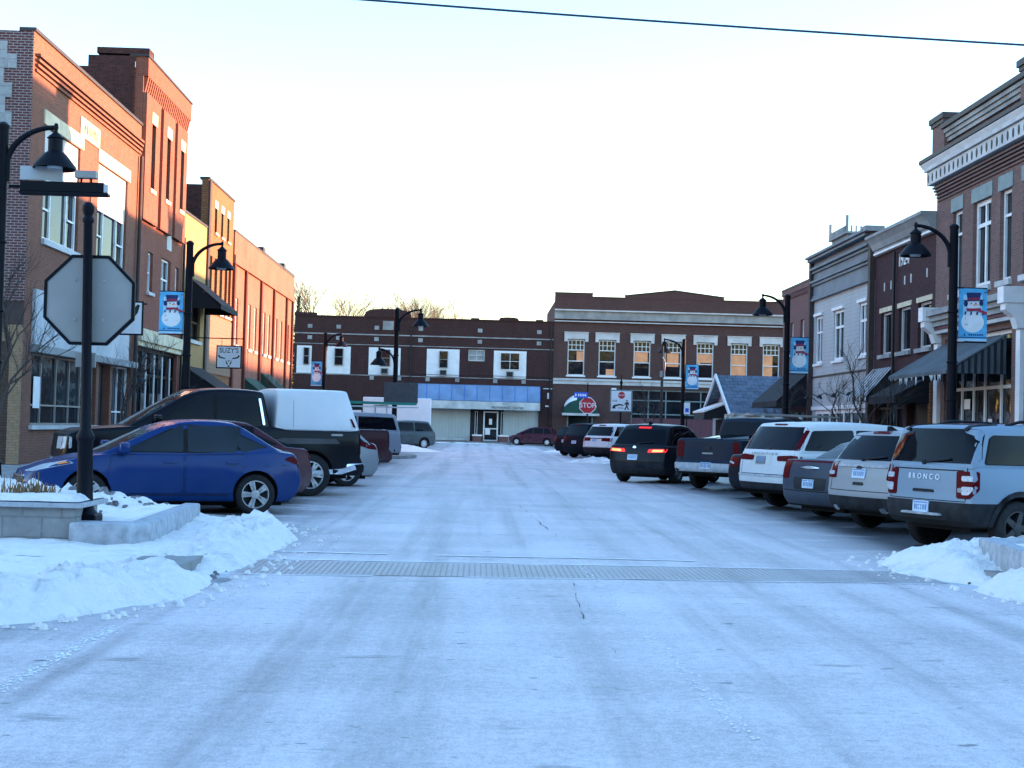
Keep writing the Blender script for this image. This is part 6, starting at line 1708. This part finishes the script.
# hanging shop signs
def hang_sign(name, x0, x1, y, z0, z1, label, zbar):
    o = empty(name, ((x0 + x1) / 2, y, z0), 0, label, 'sign'); w = (x1 - x0) / 2; h = z1 - z0
    m = MB(); m.box(-w, w, -.05, .05, 0, h); m.build('sign_box', M['black'], o, bevel=.01)
    m = MB(); m.box(-w + .05, w - .05, -.056, -.051, .05, h - .05); m.build('sign_face', M['sign_white'], o)
    m = MB(); m.tube([(PL - (x0 + x1) / 2, 0, zbar), (w + .1, 0, zbar)], .025, 6)
    for u in (-w * .6, w * .6): m.tube([(u, 0, h), (u, 0, zbar)], .012, 5)
    m.build('bracket', M['black'], o)
    return o, w, h
o, w, h = hang_sign('hanging_shop_sign', -11.28, -10.2, 60, 3.68, 4.66, 'square white hanging sign with lettering and a longhorn skull', 1.28)
vs, fs = text_mesh("SUZY'S", .27, .003); m = MB(); m.add([(p[0] * 1.0, -.062 - p[2], .76 + p[1] * 1.15) for p in vs], fs)
for s_ in (-1, 1):
    m.prism([(s_ * .42, .60), (s_ * .36, .50), (s_ * .16, .45), (s_ * .14, .40), (s_ * .38, .44), (s_ * .46, .52)], lambda p, q, t: (p, t, q), -.064, -.057)
    m.prism([(s_ * .13, .38), (s_ * .11, .22), (s_ * .05, .14), (s_ * .04, .2), (s_ * .07, .26)], lambda p, q, t: (p, t, q), -.064, -.057)
m.prism([(-.05, .30), (.05, .30), (.03, .34), (-.03, .34)], lambda p, q, t: (p, t, q), -.064, -.057); m.prism([(-.05, .07), (.05, .07), (.04, .13), (-.04, .13)], lambda p, q, t: (p, t, q), -.064, -.057)
m.build('sign_picture', M['sign_black'], o)
o, w, h = hang_sign('hanging_shop_sign', -12.0, -10.7, 44.5, 4.10, 5.18, 'white hanging sign with a dark bird shape behind the octagon sign', 1.0)
m = MB(); m.prism([(.28, .55), (.34, .52), (.48, .72), (.54, .95), (.46, .98), (.40, .9), (.34, .66)], lambda p, q, t: (p, t, q), -.064, -.057); m.prism([(-.5, .40), (.36, .56), (.36, .60), (-.5, .44)], lambda p, q, t: (p, t, q), -.0635, -.057)
for k in range(5): m.prism([(-.4 + k * .14, .44), (-.37 + k * .14, .44), (-.30 + k * .14, .72 - .05 * (k % 2)), (-.32 + k * .14, .72 - .05 * (k % 2))], lambda p, q, t: (p, t, q), -.0635, -.057)
m.build('sign_picture', M['sign_black'], o)

# overhead wire
m = MB(); pts = []
for i in range(25):
    t = i / 24; pts.append((lerp(-14, 22, t), lerp(20, 20, t), lerp(8.30, 7.07, t) - .30 * (1 - (2 * t - 1) ** 2) + .0))
m.tube(pts, .016, 6); m.build('overhead_wire', M['wire'], label='single dark wire strung across the sky above the street', cat='wire')

# ------------------------------------------------------------------ bare trees
def bare_tree(name, h, seed, spread=.55, depth=5, r0=.07, mat='bark', label='', group=None, first=.32, lights=False, kids=3):
    rr = random.Random(seed); tr = MB(); tw = MB(); tips = []
    def grow(p, d, l, r, k):
        n = 3; pts = [p]; q = p; dd = d
        for i in range(n):
            dd = (dd + Vector((rr.uniform(-1, 1), rr.uniform(-1, 1), rr.uniform(-.4, .7))) * .16).normalized(); q = q + dd * l / n; pts.append(q)
        (tr if k < 2 else tw).tube(pts, [lerp(r, r * .62, i / n) for i in range(n + 1)], 7 if k < 2 else (4 if k < 4 else 3), k < 2)
        tips.extend(pts[1:])
        if k >= depth: return
        c = kids + (1 if rr.random() > .5 else 0)
        for i in range(c):
            t = rr.uniform(.45, 1.0) if i else 1.0
            j = min(n - 1, int(t * n)); b = pts[j].lerp(pts[j + 1], t * n - j) if t < 1 else pts[-1]
            a = rr.uniform(0, 2 * PI); nd = (dd + Vector((math.cos(a), math.sin(a), rr.uniform(-.1, .35))) * spread * rr.uniform(.6, 1.3)).normalized()
            grow(b, nd, l * rr.uniform(.58, .82), r * (.62 if i == 0 else .48), k + 1)
    grow(Vector((0, 0, 0)), Vector((0, 0, 1)), h * first, r0, 0)
    o = empty(name, (0, 0, 0), 0, label, 'tree', group)
    tr.build('trunk', M['bark'], o, smooth=60); tw.build('crown', M[mat], o)
    if lights:
        m = MB()
        for p in rr.sample(tips, min(60, len(tips))):
            m.lathe([(.001, -.02), (.02, 0), (.001, .02)], tuple(p), 5)
        m.build('string_lights', M['star_lights'], o)
    return o
T1 = bare_tree('bare_tree', 5.0, 3, label='slender bare street tree before the boarded red brown shop on the left', group='bare street trees')
T1.location = (-10.5, 42.0, .1)
T2 = bare_tree('bare_tree', 4.6, 8, .65, label='twiggy bare street tree beside the grey awning on the right', group='bare street trees'); T2.location = (12.6, 45.0, .1)
def tcopy(src, x, y, rz, s, lab):
    c = copy_tree(src); c.location = (x, y, .1); c.rotation_euler = (0, 0, rz); c.scale = (s, s, s) if y < 150 else (s * 1.55,) * 3; c['label'] = lab
tcopy(T1, -9.7, 66.5, 1.3, .95, 'bare street tree in front of the salmon brick pilasters')
tcopy(T2, -9.3, 27.2, 2.2, 1.05, 'bare street tree at the left edge with twigs over the tan pier')
tcopy(T1, 12.4, 48.8, 4.0, .9, 'bare street tree before the striped awning')
tcopy(T2, 12.2, 56.5, 2.6, .8, 'small bare street tree before the clapboard shop')
tcopy(T1, 8.9, 83.0, .7, .95, 'bare street tree behind the white pedestrian sign')
tcopy(T2, 10.4, 86.0, 5.1, 1.0, 'bare street tree before the far plum brick storefront')
tcopy(T1, -9.2, 84.5, 3.3, .85, 'bare street tree beside the farthest left banner')
F1 = bare_tree('bare_tree', 15, 31, .5, 6, .22, 'twig', 'tall pale bare tree behind the arched parapet of the long brown building', 'bare trees behind the far roofs', .3, kids=3)
F1.location = (-14.5, 160, 0); F1.scale = (1.6, 1.6, 1.6)
F2 = bare_tree('bare_tree', 14, 47, .6, 6, .2, 'twig', 'broad pale bare tree behind the long brown building, right of the arch', 'bare trees behind the far roofs', .28, kids=3)
F2.location = (-7.5, 160, 0); F2.scale = (1.55,) * 3
for src, x, y, rz, s, lab in ((F1, -10.8, 163, 2, .97, 'pale bare tree between the two tallest far trees'), (F2, -.5, 161, 1.1, .90, 'pale bare tree right of the arch, standing apart behind the far roof'), (F1, 3.5, 160, 4.1, .80, 'shortest pale bare tree near the plum brick building'), (F2, -22.5, 160, 3.1, .86, 'low pale bare tree behind the far left roof corner'), (F1, -4.2, 166, 5.2, .95, 'slim pale bare tree behind the far parapet blocks')):
    tcopy(src, x, y, rz, s, lab)
# evergreen in the gap
o = empty('evergreen_tree', (-19.6, 150, 0), 0, 'narrow dark evergreen in the gap beside the salmon brick building', 'tree')
m = MB(); m.tube([(0, 0, 0), (.1, 0, 15.3)], [.3, .03], 8); m.build('trunk', M['bark'], o)
m = MB(); rr = random.Random(5)
for i in range(420):
    z = rr.uniform(2, 15); rad = (15.6 - z) * .17 * rr.uniform(.4, 1.15); a = rr.uniform(0, 2 * PI); l = max(.25, rad)
    p = Vector((0, 0, z)); e = Vector((math.cos(a) * l, math.sin(a) * l, z + rr.uniform(-.5, .25)))
    s_ = Vector((-math.sin(a), math.cos(a), 0)) * .16
    m.add([tuple(p), tuple((p + e) / 2 + s_), tuple(e), tuple((p + e) / 2 - s_), tuple((p + e) / 2 + Vector((0, 0, -.22)))], [(0, 1, 2, 3), (0, 1, 4), (4, 1, 2)])
m.build('crown', M['needle'], o)

# ------------------------------------------------------------------ sky, sun, camera
SUN_EL, SUN_AZ = 1.1, 5.3          # degrees above the horizon, degrees from +X towards +Y
w = bpy.data.worlds.new('World'); sc.world = w; w.use_nodes = True
nt = w.node_tree; bg = nt.nodes['Background']; sky = nt.nodes.new('ShaderNodeTexSky'); sky.sky_type = 'NISHITA'
sky.sun_disc = False; sky.sun_elevation = R(SUN_EL); sky.sun_rotation = R(90 - SUN_AZ)
sky.altitude = 200; sky.air_density = 1.0; sky.dust_density = 0.0; sky.ozone_density = 2.5
nt.links.new(sky.outputs[0], bg.inputs[0]); bg.inputs[1].default_value = 0.15
su = bpy.data.lights.new('sun', 'SUN'); su.energy = 1.15; su.angle = R(.53); su.color = (1.0, .50, .28)
so = bpy.data.objects.new('sun', su); COL.objects.link(so)
el, az = R(SUN_EL), R(SUN_AZ); dv = Vector((math.cos(el) * math.cos(az), math.cos(el) * math.sin(az), math.sin(el)))
so.rotation_euler = dv.to_track_quat('Z', 'Y').to_euler(); so.location = (60, 40, 60)
cam = bpy.data.cameras.new('camera'); co = bpy.data.objects.new('camera', cam); COL.objects.link(co)
cam.sensor_width = 36; cam.lens = 36 * 1400 / 1024; cam.clip_end = 2000; cam.clip_start = .1
co.matrix_world = Matrix.Translation((0, 0, 1.55)) @ (Matrix.Rotation(R(-1.31), 4, 'Z') @ Matrix.Rotation(R(91.71), 4, 'X') @ Matrix.Rotation(R(1.49), 4, 'Z'))
sc.camera = co
sc.view_settings.view_transform = 'Standard'; sc.view_settings.look = 'None'; sc.view_settings.gamma = 1; sc.view_settings.exposure = 4.42
sc.render.engine = 'CYCLES'; sc.cycles.use_denoising = True; sc.cycles.max_bounces = 6; sc.cycles.diffuse_bounces = 3; sc.cycles.glossy_bounces = 3
sc.cycles.caustics_reflective = False; sc.cycles.caustics_refractive = False
